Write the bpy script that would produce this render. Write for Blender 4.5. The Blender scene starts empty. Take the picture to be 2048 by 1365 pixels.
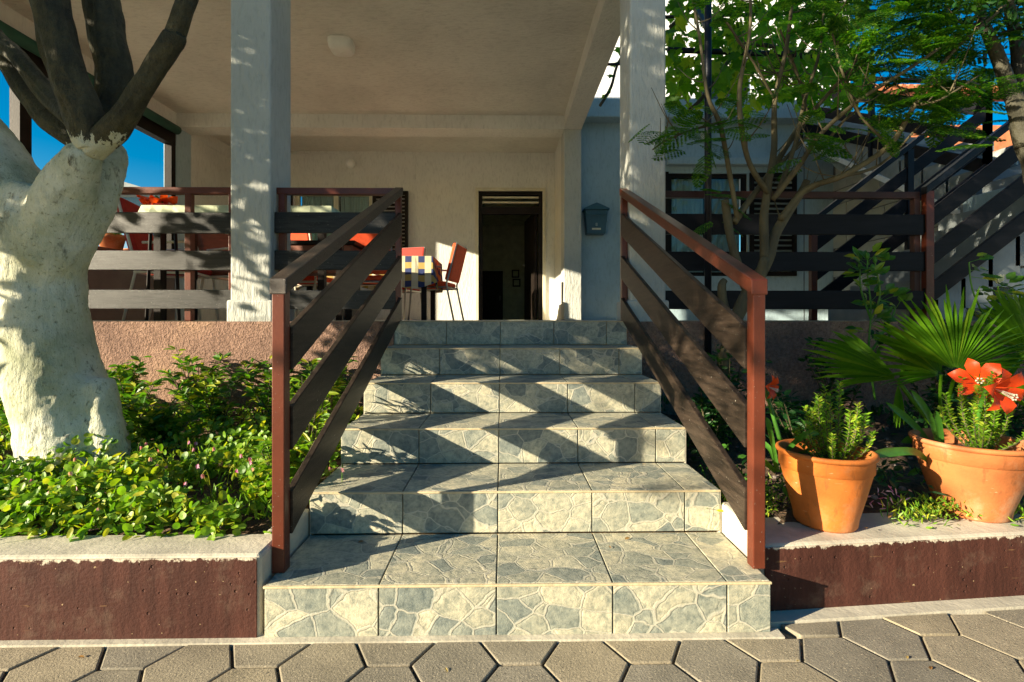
import bpy, math, random
import numpy as np
from mathutils import Vector, Matrix, Quaternion, noise
random.seed(7); RN = np.random.default_rng(7)
S = bpy.context.scene; C = S.collection
R = math.radians
# ---------------------------------------------------------------- camera
YAW = 0.96; F = 981.0; EYE = 0.907; HZ = 640.0
cd = bpy.data.cameras.new('camera'); cam = bpy.data.objects.new('camera', cd); C.objects.link(cam)
cam.location = (0, 0, EYE); cam.rotation_euler = (R(90), 0, R(-YAW))
cd.sensor_width = 36; cd.lens = F/2048*36; cd.shift_y = (HZ-682.5)/2048; cd.clip_end = 3000; cd.clip_start = 0.02
S.camera = cam
# ---------------------------------------------------------------- light
TH, EL = R(64.5), R(15.6)            # direction the light travels (from +Y towards +X), sun height
sdir = Vector((math.sin(TH)*math.cos(EL), math.cos(TH)*math.cos(EL), -math.sin(EL)))
sl = bpy.data.lights.new('sun', 'SUN'); so = bpy.data.objects.new('sun', sl); C.objects.link(so)
sl.energy = 5.0; sl.angle = R(0.5); sl.color = (1.0, 0.87, 0.64)
so.rotation_euler = sdir.to_track_quat('-Z', 'Y').to_euler()
W = bpy.data.worlds.new('World'); S.world = W; W.use_nodes = True
nt = W.node_tree; bg = nt.nodes['Background']
sk = nt.nodes.new('ShaderNodeTexSky'); sk.sky_type = 'NISHITA'; sk.sun_disc = False
sk.sun_elevation = EL; sk.sun_rotation = math.atan2(-sdir.x, -sdir.y); sk.ozone_density = 1.6; sk.dust_density = 0.4
hs = nt.nodes.new('ShaderNodeHueSaturation'); hs.inputs['Saturation'].default_value = 1.8
nt.links.new(sk.outputs[0], hs.inputs['Color']); nt.links.new(hs.outputs[0], bg.inputs[0]); bg.inputs[1].default_value = 0.05
S.view_settings.view_transform = 'Standard'; S.view_settings.look = 'None'; S.view_settings.exposure = 1.65; S.view_settings.gamma = 1
S.render.engine = 'CYCLES'; S.cycles.max_bounces = 8; S.cycles.diffuse_bounces = 5; S.cycles.transparent_max_bounces = 8

def at(px, py, Y):
    """point in the world on the plane at depth Y that was measured at this spot of the photograph"""
    cx = (px-1024)/F; cz = (HZ-py)/F; s, c = math.sin(R(YAW)), math.cos(R(YAW))
    dx, dy = cx*c+s, c-cx*s
    t = Y/dy
    return Vector((dx*t, Y, EYE+cz*t))
def ax(px, Y): return at(px, 640, Y).x
def az(py, Y, px=1024): return at(px, py, Y).z

# ---------------------------------------------------------------- materials
MATS = {}
def mk(name):
    m = bpy.data.materials.new(name); m.use_nodes = True; MATS[name] = m
    n = m.node_tree; return m, n, n.nodes['Principled BSDF']
def nd(n, t, **k):
    x = n.nodes.new(t)
    for a, b in k.items():
        if a.startswith('i_'): x.inputs[a[2:].replace('_', ' ')].default_value = b
        else: setattr(x, a, b)
    return x
def ramp(n, src, stops):
    r = n.nodes.new('ShaderNodeValToRGB'); e = r.color_ramp.elements
    while len(e) < len(stops): e.new(0.5)
    for i, (p, c) in enumerate(stops):
        e[i].position = p; e[i].color = (*c, 1) if len(c) == 3 else c
    n.links.new(src, r.inputs[0]); return r.outputs[0]
def mix(n, f, a, b, mode='MIX'):
    x = n.nodes.new('ShaderNodeMix'); x.data_type = 'RGBA'; x.blend_type = mode
    for s, v in ((0, f), (6, a), (7, b)):
        if hasattr(v, 'links') or hasattr(v, 'is_linked'): n.links.new(v, x.inputs[s])
        else: x.inputs[s].default_value = v if s == 0 else (*v, 1)
    return x.outputs[2]
def coord(n, scale=(1, 1, 1), rnd=0.0, kind='Object'):
    tc = n.nodes.new('ShaderNodeTexCoord'); mp = n.nodes.new('ShaderNodeMapping'); mp.inputs['Scale'].default_value = scale
    n.links.new(tc.outputs[kind], mp.inputs[0])
    if rnd:
        oi = n.nodes.new('ShaderNodeObjectInfo'); mu = nd(n, 'ShaderNodeMath', operation='MULTIPLY'); mu.inputs[1].default_value = rnd
        n.links.new(oi.outputs['Random'], mu.inputs[0]); n.links.new(mu.outputs[0], mp.inputs['Location'])
    return mp.outputs[0]
def noise_t(n, vec, scale, detail=6, rough=0.6):
    x = nd(n, 'ShaderNodeTexNoise', i_Scale=scale, i_Detail=detail, i_Roughness=rough); n.links.new(vec, x.inputs['Vector']); return x.outputs['Fac']
def bump(n, b, h, strength=0.5, dist=0.01, prev=None):
    x = nd(n, 'ShaderNodeBump', i_Strength=strength, i_Distance=dist); n.links.new(h, x.inputs['Height'])
    if prev is not None: n.links.new(prev, x.inputs['Normal'])
    if b is not None: n.links.new(x.outputs[0], b.inputs['Normal'])
    return x.outputs[0]
def plain(name, col, rough=0.6, var=0.25, scale=6, bs=0.3, bd=0.004, bscale=60, metal=0, stretch=(1, 1, 1), spec=0.5, dust=0, rnd=0.0):
    m, n, b = mk(name); v = coord(n, stretch, rnd)
    f = noise_t(n, v, scale)
    lo = tuple(c*(1-var) for c in col); hi = tuple(min(1, c*(1+var)) for c in col)
    o = ramp(n, f, [(0.3, lo), (0.7, hi)])
    if dust:
        v2 = coord(n); d = noise_t(n, v2, 170, 2, 0.5); dm = ramp(n, d, [(0.745-dust*0.02, (0, 0, 0)), (0.775-dust*0.02, (0.8, 0.8, 0.8))])
        o = mix(n, dm, o, (0.5, 0.48, 0.42))
    n.links.new(o, b.inputs['Base Color']); b.inputs['Roughness'].default_value = rough; b.inputs['Metallic'].default_value = metal
    b.inputs['Specular IOR Level'].default_value = spec
    if bs: bump(n, b, noise_t(n, v, bscale, 4), bs, bd)
    return m
def plaster(name, col, streak=True, bs=0.8, rough=0.9):
    m, n, b = mk(name); v = coord(n, (1, 1, 1)); vs = coord(n, (1, 1, 0.28) if streak else (0.35, 1, 1))
    a = noise_t(n, v, 1.3, 5); c2 = noise_t(n, vs, 38, 5, 0.65)
    base = ramp(n, a, [(0.3, tuple(x*0.86 for x in col)), (0.7, tuple(min(1, x*1.06) for x in col))])
    fine = ramp(n, c2, [(0.32, (0.72, 0.72, 0.72)), (0.5, (1, 1, 1))])
    o = mix(n, 0.55, base, fine, 'MULTIPLY')
    n.links.new(o, b.inputs['Base Color']); b.inputs['Roughness'].default_value = rough; b.inputs['Specular IOR Level'].default_value = 0.2
    p = bump(n, None, c2, bs, 0.012); bump(n, b, noise_t(n, v, 140, 3), 0.3, 0.003, p)
    return m
def leafm(name, c1, c2, c3=None, tr=0.35, rough=0.45):
    m, n, b = mk(name); g = n.nodes.new('ShaderNodeNewGeometry')
    st = [(0.0, c1), (0.6, c2)] + ([(0.97, c3)] if c3 else [])
    o = ramp(n, g.outputs['Random Per Island'], st)
    f = noise_t(n, coord(n), 55, 3); o2 = mix(n, 0.35, o, ramp(n, f, [(0.3, (0.6, 0.6, 0.6)), (0.7, (1.25, 1.2, 1.1))]), 'MULTIPLY')
    n.links.new(o2, b.inputs['Base Color']); b.inputs['Roughness'].default_value = rough; b.inputs['Specular IOR Level'].default_value = 0.35
    t = n.nodes.new('ShaderNodeBsdfTranslucent'); br = mix(n, 1.0, o2, (1.5, 1.6, 0.5), 'MULTIPLY'); n.links.new(br, t.inputs[0])
    mx = nd(n, 'ShaderNodeMixShader'); mx.inputs[0].default_value = tr
    n.links.new(b.outputs[0], mx.inputs[1]); n.links.new(t.outputs[0], mx.inputs[2]); n.links.new(mx.outputs[0], n.nodes['Material Output'].inputs[0])
    bump(n, b, f, 0.3, 0.004)
    return m

M_wall = plaster('warm_white_plaster', (0.73, 0.72, 0.66))
M_ceil = plaster('ceiling_plaster', (0.70, 0.68, 0.61), False, 1.3)
M_col = plaster('column_plaster', (0.50, 0.51, 0.47), True, 1.0)
M_annex = plaster('blue_shade_tinted_plaster', (0.38, 0.50, 0.56), True, 0.6)  # white plaster with the blue of skylit shade put into its colour
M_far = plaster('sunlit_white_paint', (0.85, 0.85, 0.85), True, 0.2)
M_cream = plain('cream_paint', (0.62, 0.58, 0.44), 0.5, 0.1)
M_white = plain('white_paint', (0.78, 0.76, 0.70), 0.4, 0.08, spec=0.5)
M_dark = plain('dark_brown_frame', (0.014, 0.010, 0.008), 0.5, 0.3, 8, spec=0.15)
M_green = plain('dark_green_canvas', (0.012, 0.075, 0.05), 0.7, 0.2)
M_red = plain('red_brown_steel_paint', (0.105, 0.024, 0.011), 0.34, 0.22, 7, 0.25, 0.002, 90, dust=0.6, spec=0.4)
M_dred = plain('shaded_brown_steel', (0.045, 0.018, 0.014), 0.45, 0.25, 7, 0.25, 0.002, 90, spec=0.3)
M_handw = plain('dark_worn_handrail', (0.035, 0.022, 0.014), 0.42, 0.6, 4, 0.6, 0.003, 70, stretch=(9, 1, 6), dust=1)
M_board = plain('dark_stained_board', (0.019, 0.019, 0.019), 0.38, 0.75, 6.0, 0.5, 0.002, 60, stretch=(1.2, 1.2, 14), dust=1.4, rnd=9, spec=0.28)
M_boardS = plain('dark_stained_stair_board', (0.026, 0.018, 0.013), 0.40, 0.8, 7.0, 0.5, 0.002, 60, stretch=(6, 1.0, 9), dust=0.4, rnd=9, spec=0.22)
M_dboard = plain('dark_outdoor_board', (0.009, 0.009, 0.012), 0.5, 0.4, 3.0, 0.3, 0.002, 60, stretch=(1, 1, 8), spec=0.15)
M_conc = plain('weathered_concrete', (0.46, 0.42, 0.33), 0.92, 0.30, 6, 0.5, 0.004, 70)
M_mortar = plain('mortar_joint', (0.50, 0.42, 0.28), 0.95, 0.2, 9, 0.7, 0.006, 90)
M_jsand = plain('joint_sand', (0.28, 0.21, 0.12), 0.95, 0.5, 14, 0.7, 0.006, 90)
M_trim = plain('tan_edge_grout', (0.50, 0.40, 0.24), 0.8, 0.25, 20, 0.4, 0.003, 90)
M_terra = plain('terracotta', (0.50, 0.145, 0.028), 0.6, 0.22, 5, 0.25, 0.003, 70)
M_terra2 = plain('dusty_terracotta', (0.46, 0.15, 0.05), 0.7, 0.25, 5, 0.25, 0.003, 70)
M_soil = plain('garden_soil', (0.085, 0.05, 0.026), 0.98, 0.6, 22, 1.0, 0.03, 35)
M_bark = plain('dark_grey_bark', (0.040, 0.037, 0.022), 0.75, 0.75, 9, 1.0, 0.015, 30, stretch=(1, 1, 0.5))
M_bark2 = plain('olive_smooth_bark', (0.085, 0.070, 0.034), 0.8, 0.5, 12, 0.7, 0.006, 60, stretch=(1, 1, 0.35))
M_metal = plain('black_steel', (0.008, 0.010, 0.016), 0.4, 0.3, spec=0.25)
M_chrome = plain('grey_tube_steel', (0.35, 0.34, 0.32), 0.3, 0.1, metal=0.8)
M_ivory = plain('ivory_enamel_tube', (0.70, 0.66, 0.52), 0.35, 0.1)
M_orange = plain('orange_red_cushion', (0.75, 0.075, 0.012), 0.8, 0.15, 30, 0.3, 0.003, 200)
M_redc = plain('deep_red_fabric', (0.42, 0.022, 0.012), 0.8, 0.2, 30, 0.3, 0.003, 200)
M_brownp = plain('red_brown_wood', (0.20, 0.06, 0.03), 0.5, 0.3, 5, stretch=(1, 1, 8))
M_mail = plain('blue_painted_tin', (0.03, 0.095, 0.14), 0.4, 0.12)
M_petal = leafm('red_petal', (0.62, 0.03, 0.006), (0.80, 0.075, 0.012), tr=0.3)
M_white_petal = leafm('white_petal', (0.75, 0.75, 0.68), (0.85, 0.85, 0.8), tr=0.3)
M_pink = leafm('pink_petal', (0.55, 0.10, 0.35), (0.75, 0.45, 0.6), tr=0.3)
M_lcover = leafm('bright_ground_leaf', (0.07, 0.17, 0.012), (0.17, 0.32, 0.018), (0.38, 0.38, 0.03))
M_lshrub = leafm('glossy_shrub_leaf', (0.035, 0.11, 0.012), (0.085, 0.22, 0.018), (0.42, 0.42, 0.03), rough=0.35)
M_lbox = leafm('boxwood_leaf', (0.09, 0.22, 0.014), (0.19, 0.36, 0.02), (0.36, 0.42, 0.04))
M_ldark = leafm('dark_leaf', (0.008, 0.045, 0.012), (0.02, 0.085, 0.018), (0.07, 0.20, 0.02), tr=0.3)
M_lvine = leafm('vine_leaf', (0.05, 0.17, 0.010), (0.12, 0.32, 0.012), (0.30, 0.42, 0.02), tr=0.6)
M_lfeath = leafm('feather_leaf', (0.020, 0.095, 0.010), (0.055, 0.18, 0.012), (0.16, 0.30, 0.02), tr=0.55)
M_lpalm = leafm('palm_leaf', (0.07, 0.20, 0.010), (0.13, 0.31, 0.012), (0.20, 0.34, 0.02), tr=0.45, rough=0.35)
M_lstrap = leafm('strap_leaf', (0.04, 0.15, 0.03), (0.08, 0.24, 0.03), (0.14, 0.28, 0.03), tr=0.35, rough=0.35)
M_rooft = plain('clay_roof_tile', (0.50, 0.17, 0.07), 0.8, 0.3)
M_grey = plain('parapet_grey_brown', (0.16, 0.13, 0.115), 0.9, 0.15)
M_room = plain('room_paint', (0.55, 0.56, 0.42), 0.9, 0.2)
M_block = plain('painted_block', (0.36, 0.39, 0.38), 0.85, 0.16, 4, 0.5, 0.006, 60, rnd=9)
M_blueshade = plain('blue_shaded_white_render', (0.10, 0.22, 0.36), 0.9, 0.1)  # pale wall in shade, the shade's blue painted into the base colour
M_joint = plain('block_joint', (0.10, 0.11, 0.12), 0.95, 0.2)
M_bottom = plain('grey_render', (0.22, 0.25, 0.26), 0.9, 0.2)

def brown_render():
    m, n, b = mk('rough_brown_render'); v = coord(n)
    a = noise_t(n, v, 2.2, 6); g = noise_t(n, v, 60, 6, 0.7)
    vo = nd(n, 'ShaderNodeTexVoronoi', i_Scale=85.0); n.links.new(v, vo.inputs['Vector'])
    o = ramp(n, a, [(0.28, (0.24, 0.15, 0.12)), (0.5, (0.36, 0.225, 0.17)), (0.72, (0.50, 0.32, 0.215))])
    o = mix(n, 0.7, o, ramp(n, g, [(0.35, (0.5, 0.47, 0.45)), (0.6, (1.1, 1.1, 1.1))]), 'MULTIPLY')
    n.links.new(o, b.inputs['Base Color']); b.inputs['Roughness'].default_value = 0.95; b.inputs['Specular IOR Level'].default_value = 0.2
    p = bump(n, None, vo.outputs['Distance'], 0.7, 0.012); bump(n, b, g, 1.0, 0.02, p)
    return m
M_brown = brown_render()
def kerb_paint(top=0.230):
    m, n, b = mk('brown_kerb_paint'); v = coord(n); vs = coord(n, (1, 1, 0.12)); vh = coord(n, (0.12, 1, 1))
    base = ramp(n, noise_t(n, vs, 30, 4), [(0.3, (0.040, 0.015, 0.011)), (0.7, (0.074, 0.028, 0.020))])
    big = noise_t(n, v, 3, 5); base = mix(n, 0.8, base, ramp(n, big, [(0.3, (0.7, 0.65, 0.65)), (0.7, (1.45, 1.4, 1.35))]), 'MULTIPLY'); wr = ramp(n, noise_t(n, v, 9, 8, 0.75), [(0.52, (0, 0, 0)), (0.68, (0.55, 0.55, 0.55))]); base = mix(n, wr, base, (0.125, 0.078, 0.055))
    ch = ramp(n, noise_t(n, v, 75, 3, 0.45), [(0.70, (0, 0, 0)), (0.73, (1, 1, 1))])
    sc = ramp(n, noise_t(n, vh, 55, 3, 0.5), [(0.70, (0, 0, 0)), (0.73, (0.7, 0.7, 0.7))])
    o = mix(n, ch, base, (0.34, 0.24, 0.13)); o = mix(n, sc, o, (0.20, 0.11, 0.05))
    # chipped white-ish rim at the top and worn foot of the paint coat
    tc = n.nodes.new('ShaderNodeTexCoord'); sp = n.nodes.new('ShaderNodeSeparateXYZ'); n.links.new(tc.outputs['Object'], sp.inputs[0])
    ad = nd(n, 'ShaderNodeMath', operation='MULTIPLY_ADD'); ad.inputs[1].default_value = 0.075; n.links.new(noise_t(n, v, 26, 7, 0.7), ad.inputs[0]); n.links.new(sp.outputs[2], ad.inputs[2])
    rim = ramp(n, ad.outputs[0], [(top+0.0375-0.004, (0, 0, 0)), (top+0.0375-0.002, (1, 1, 1))])
    o = mix(n, rim, o, (0.50, 0.44, 0.34))
    n.links.new(o, b.inputs['Base Color']); b.inputs['Roughness'].default_value = 0.7; b.inputs['Specular IOR Level'].default_value = 0.15
    p = bump(n, None, noise_t(n, v, 90, 4), 0.5, 0.005)
    vo = nd(n, 'ShaderNodeTexVoronoi', i_Scale=28.0); n.links.new(v, vo.inputs['Vector'])
    pit = ramp(n, vo.outputs['Distance'], [(0.05, (0, 0, 0)), (0.13, (1, 1, 1))]); bump(n, b, pit, 0.8, 0.008, p)
    return m
M_kerb = kerb_paint(); M_kerb2 = kerb_paint(0.201)
def tile_stone():
    m, n, b = mk('flagstone_relief_tile')
    v = coord(n, (1, 1, 1), 13.0)
    nz = nd(n, 'ShaderNodeTexNoise', i_Scale=9.0, i_Detail=3.0); n.links.new(v, nz.inputs['Vector'])
    va = nd(n, 'ShaderNodeVectorMath', operation='MULTIPLY_ADD'); va.inputs[1].default_value = (0.05, 0.05, 0.05)
    n.links.new(nz.outputs['Color'], va.inputs[0]); n.links.new(v, va.inputs[2])
    mp = n.nodes.new('ShaderNodeMapping'); mp.inputs['Rotation'].default_value = (0.4, 0.3, 0.6); mp.inputs['Scale'].default_value = (1.0, 1.5, 1.25); n.links.new(va.outputs[0], mp.inputs[0])
    ve = nd(n, 'ShaderNodeTexVoronoi', feature='DISTANCE_TO_EDGE', i_Scale=11.0); vc = nd(n, 'ShaderNodeTexVoronoi', i_Scale=11.0)
    n.links.new(mp.outputs[0], ve.inputs['Vector']); n.links.new(mp.outputs[0], vc.inputs['Vector'])
    sp = n.nodes.new('ShaderNodeSeparateColor'); n.links.new(vc.outputs['Color'], sp.inputs[0])
    g = noise_t(n, v, 46, 8, 0.75); g2 = noise_t(n, v, 9, 5)
    cell = ramp(n, sp.outputs[0], [(0.0, (0.215, 0.235, 0.22)), (0.28, (0.285, 0.295, 0.255)), (0.44, (0.40, 0.38, 0.30)), (1.0, (0.50, 0.465, 0.36))])
    cell = mix(n, 0.95, cell, ramp(n, g, [(0.36, (0.55, 0.60, 0.62)), (0.50, (0.95, 0.95, 0.92)), (0.66, (1.35, 1.3, 1.2))]), 'MULTIPLY')
    cell = mix(n, 0.8, cell, ramp(n, g2, [(0.32, (0.66, 0.72, 0.74)), (0.68, (1.18, 1.14, 1.05))]), 'MULTIPLY')
    ridge = ramp(n, ve.outputs['Distance'], [(0.010, (1, 1, 1)), (0.030, (0, 0, 0))])
    groove = ramp(n, ve.outputs['Distance'], [(0.030, (0, 0, 0)), (0.040, (1, 1, 1)), (0.052, (0, 0, 0))])
    o = mix(n, ridge, cell, (0.43, 0.405, 0.32)); o = mix(n, mix(n, 0.35, (0, 0, 0), groove), o, (0.26, 0.25, 0.20))
    n.links.new(o, b.inputs['Base Color']); b.inputs['Roughness'].default_value = 0.5; b.inputs['Specular IOR Level'].default_value = 0.35
    h = ramp(n, ve.outputs['Distance'], [(0.0, (0.95, 0.95, 0.95)), (0.026, (0.85, 0.85, 0.85)), (0.045, (0.15, 0.15, 0.15)), (0.09, (0.62, 0.62, 0.62)), (0.2, (0.7, 0.7, 0.7))])
    p = bump(n, None, h, 0.4, 0.004); bump(n, b, g, 0.7, 0.004, p)
    return m
M_tile = tile_stone()
def paver_mat():
    m, n, b = mk('grey_brown_paver'); v = coord(n, (1, 1, 1), 11.0); oi = n.nodes.new('ShaderNodeObjectInfo')
    base = ramp(n, noise_t(n, v, 7, 6), [(0.3, (0.175, 0.155, 0.115)), (0.7, (0.29, 0.255, 0.19))])
    tone = ramp(n, oi.outputs['Random'], [(0, (0.78, 0.80, 0.84)), (1, (1.22, 1.15, 1.02))]); base = mix(n, 1.0, base, tone, 'MULTIPLY')
    sp = ramp(n, noise_t(n, v, 240, 2, 0.5), [(0.63, (0, 0, 0)), (0.68, (1, 1, 1))]); o = mix(n, mix(n, 0.55, (0, 0, 0), sp), base, (0.62, 0.52, 0.36))
    dk = ramp(n, noise_t(n, v, 160, 2), [(0.30, (1, 1, 1)), (0.36, (0, 0, 0))]); o = mix(n, dk, o, (0.07, 0.06, 0.045))
    n.links.new(o, b.inputs['Base Color']); b.inputs['Roughness'].default_value = 0.88
    bump(n, b, noise_t(n, v, 150, 5, 0.7), 0.7, 0.004)
    return m
M_paver = paver_mat()
def trunk_mat():
    m, n, b = mk('limewashed_bark'); v = coord(n, (1, 1, 0.35)); v1 = coord(n)
    base = ramp(n, noise_t(n, v1, 3.2, 7, 0.65), [(0.32, (0.28, 0.30, 0.18)), (0.48, (0.50, 0.50, 0.36)), (0.68, (0.72, 0.71, 0.59))])
    st = ramp(n, noise_t(n, v, 22, 8, 0.75), [(0.55, (0, 0, 0)), (0.66, (1, 1, 1))]); msk = ramp(n, noise_t(n, coord(n, (1, 1, 0.45)), 4.2, 4), [(0.42, (0, 0, 0)), (0.58, (1, 1, 1))])
    o = mix(n, mix(n, 1.0, st, msk, 'MULTIPLY'), base, (0.065, 0.060, 0.035))
    tcx = n.nodes.new('ShaderNodeTexCoord'); sx_ = n.nodes.new('ShaderNodeSeparateXYZ'); n.links.new(tcx.outputs['Object'], sx_.inputs[0])
    zz = nd(n, 'ShaderNodeMath', operation='MULTIPLY_ADD'); zz.inputs[1].default_value = 0.16; n.links.new(noise_t(n, v1, 13, 6, 0.7), zz.inputs[0]); n.links.new(sx_.outputs[2], zz.inputs[2])
    zm = ramp(n, zz.outputs[0], [(0.0, (0, 0, 0)), (1.0, (1, 1, 1))]); zm = nd(n, 'ShaderNodeMath', operation='GREATER_THAN'); zm.inputs[1].default_value = 9.0; n.links.new(zz.outputs[0], zm.inputs[0])
    xm = nd(n, 'ShaderNodeMath', operation='GREATER_THAN'); xm.inputs[1].default_value = -0.06; n.links.new(sx_.outputs[0], xm.inputs[0])
    zx = nd(n, 'ShaderNodeMath', operation='MULTIPLY'); n.links.new(zm.outputs[0], zx.inputs[0]); n.links.new(xm.outputs[0], zx.inputs[1])
    o = mix(n, zx.outputs[0], o, (0.040, 0.037, 0.022))
    cr = ramp(n, noise_t(n, v1, 60, 5, 0.65), [(0.30, (0.35, 0.35, 0.27)), (0.42, (1, 1, 1))]); o = mix(n, 0.9, o, cr, 'MULTIPLY')
    n.links.new(o, b.inputs['Base Color']); b.inputs['Roughness'].default_value = 0.88
    p = bump(n, None, noise_t(n, v, 11, 8, 0.7), 0.9, 0.03); bump(n, b, noise_t(n, v1, 60, 5), 0.6, 0.006, p)
    return m
M_trunk = trunk_mat()
def limb_bark():
    m, n, b = mk('olive_limb_bark_with_limewash_drips'); v = coord(n); vs = coord(n, (1, 1, 0.3))
    o = ramp(n, noise_t(n, v, 5, 7, 0.7), [(0.3, (0.018, 0.018, 0.010)), (0.5, (0.045, 0.042, 0.020)), (0.7, (0.095, 0.082, 0.038))])
    o = mix(n, 0.85, o, ramp(n, noise_t(n, vs, 34, 7, 0.75), [(0.36, (0.45, 0.45, 0.42)), (0.6, (1.2, 1.15, 1.1))]), 'MULTIPLY')
    tcx = n.nodes.new('ShaderNodeTexCoord'); sx_ = n.nodes.new('ShaderNodeSeparateXYZ'); n.links.new(tcx.outputs['Object'], sx_.inputs[0])
    zz = nd(n, 'ShaderNodeMath', operation='MULTIPLY_ADD'); zz.inputs[1].default_value = 0.34; n.links.new(noise_t(n, vs, 16, 7, 0.7), zz.inputs[0]); n.links.new(sx_.outputs[2], zz.inputs[2])
    lt = nd(n, 'ShaderNodeMath', operation='LESS_THAN'); lt.inputs[1].default_value = 1.47; n.links.new(zz.outputs[0], lt.inputs[0])
    o = mix(n, lt.outputs[0], o, (0.50, 0.50, 0.37))
    n.links.new(o, b.inputs['Base Color']); b.inputs['Roughness'].default_value = 0.7; b.inputs['Specular IOR Level'].default_value = 0.35
    p = bump(n, None, noise_t(n, v, 9, 6, 0.7), 1.0, 0.04); bump(n, b, noise_t(n, vs, 40, 6, 0.7), 0.8, 0.01, p); return m
M_limb = limb_bark()
def check_cloth():
    m, n, b = mk('plaid_tablecloth'); v = coord(n); sp = n.nodes.new('ShaderNodeSeparateXYZ'); n.links.new(v, sp.inputs[0])
    def stripes(sock, per):
        a = nd(n, 'ShaderNodeMath', operation='MULTIPLY'); a.inputs[1].default_value = 1/per; n.links.new(sock, a.inputs[0])
        f = nd(n, 'ShaderNodeMath', operation='FRACT'); n.links.new(a.outputs[0], f.inputs[0]); g = nd(n, 'ShaderNodeMath', operation='GREATER_THAN'); g.inputs[1].default_value = 0.5; n.links.new(f.outputs[0], g.inputs[0]); return g.outputs[0]
    ad = nd(n, 'ShaderNodeMath', operation='ADD'); n.links.new(sp.outputs[1], ad.inputs[0]); n.links.new(sp.outputs[2], ad.inputs[1])
    sx, sy = stripes(sp.outputs[0], 0.15), stripes(ad.outputs[0], 0.15)
    a = mix(n, sx, (0.60, 0.55, 0.38), (0.42, 0.30, 0.08)); c = mix(n, sx, (0.55, 0.5, 0.33), (0.02, 0.035, 0.13))
    n.links.new(mix(n, sy, a, c), b.inputs['Base Color']); b.inputs['Roughness'].default_value = 0.8
    return m
M_plaid = check_cloth()
def pot_mat(name, col, lime):
    m, n, b = mk(name); v = coord(n); vh = coord(n, (0.5, 0.5, 2.5)); v3 = coord(n, (3, 3, 0.6))
    o = ramp(n, noise_t(n, v, 6, 6), [(0.3, tuple(c*.72 for c in col)), (0.7, tuple(min(1, c*1.2) for c in col))])
    lm = ramp(n, noise_t(n, v, 4.5, 7, 0.7), [(0.5, (0, 0, 0)), (0.72, (lime,)*3)]); o = mix(n, lm, o, (0.55, 0.42, 0.28))
    sc = ramp(n, noise_t(n, vh, 40, 2, 0.4), [(0.73, (0, 0, 0)), (0.77, (.6, .6, .6))]); o = mix(n, sc, o, (0.65, 0.50, 0.30))
    dk = ramp(n, noise_t(n, v3, 12, 5, 0.6), [(0.28, (.75, .75, .75)), (0.42, (0, 0, 0))]); o = mix(n, dk, o, (0.16, 0.06, 0.02))
    n.links.new(o, b.inputs['Base Color']); b.inputs['Roughness'].default_value = 0.62; b.inputs['Specular IOR Level'].default_value = 0.35
    bump(n, b, noise_t(n, v, 60, 5, 0.7), 0.35, 0.004); return m
M_terra = pot_mat('orange_terracotta', (0.52, 0.150, 0.026), 0.3); M_terra2 = pot_mat('dusty_terracotta_clay', (0.45, 0.145, 0.045), 0.55)
M_pale = plain('pale_green_cloth', (0.50, 0.54, 0.36), 0.8, 0.1, 8, 0.4, 0.004, 40)
def glass(name):
    m, n, b = mk(name); tr_ = n.nodes.new('ShaderNodeBsdfTransparent'); tr_.inputs[0].default_value = (0.85, 0.92, 0.93, 1); gl = n.nodes.new('ShaderNodeBsdfGlossy'); gl.inputs['Roughness'].default_value = 0.03
    fz = nd(n, 'ShaderNodeFresnel', i_IOR=1.5); mx = n.nodes.new('ShaderNodeMixShader'); n.links.new(fz.outputs[0], mx.inputs[0]); n.links.new(tr_.outputs[0], mx.inputs[1]); n.links.new(gl.outputs[0], mx.inputs[2])
    n.links.new(mx.outputs[0], n.nodes['Material Output'].inputs[0]); return m
M_glass = glass('window_glass')
M_curtain = plain('net_curtain', (0.62, 0.66, 0.62), 0.9, 0.12, 30, 0.6, 0.01, 30, stretch=(1, 1, 0.1))
M_globe = plain('opal_glass', (0.75, 0.75, 0.70), 0.3, 0.05)

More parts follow.
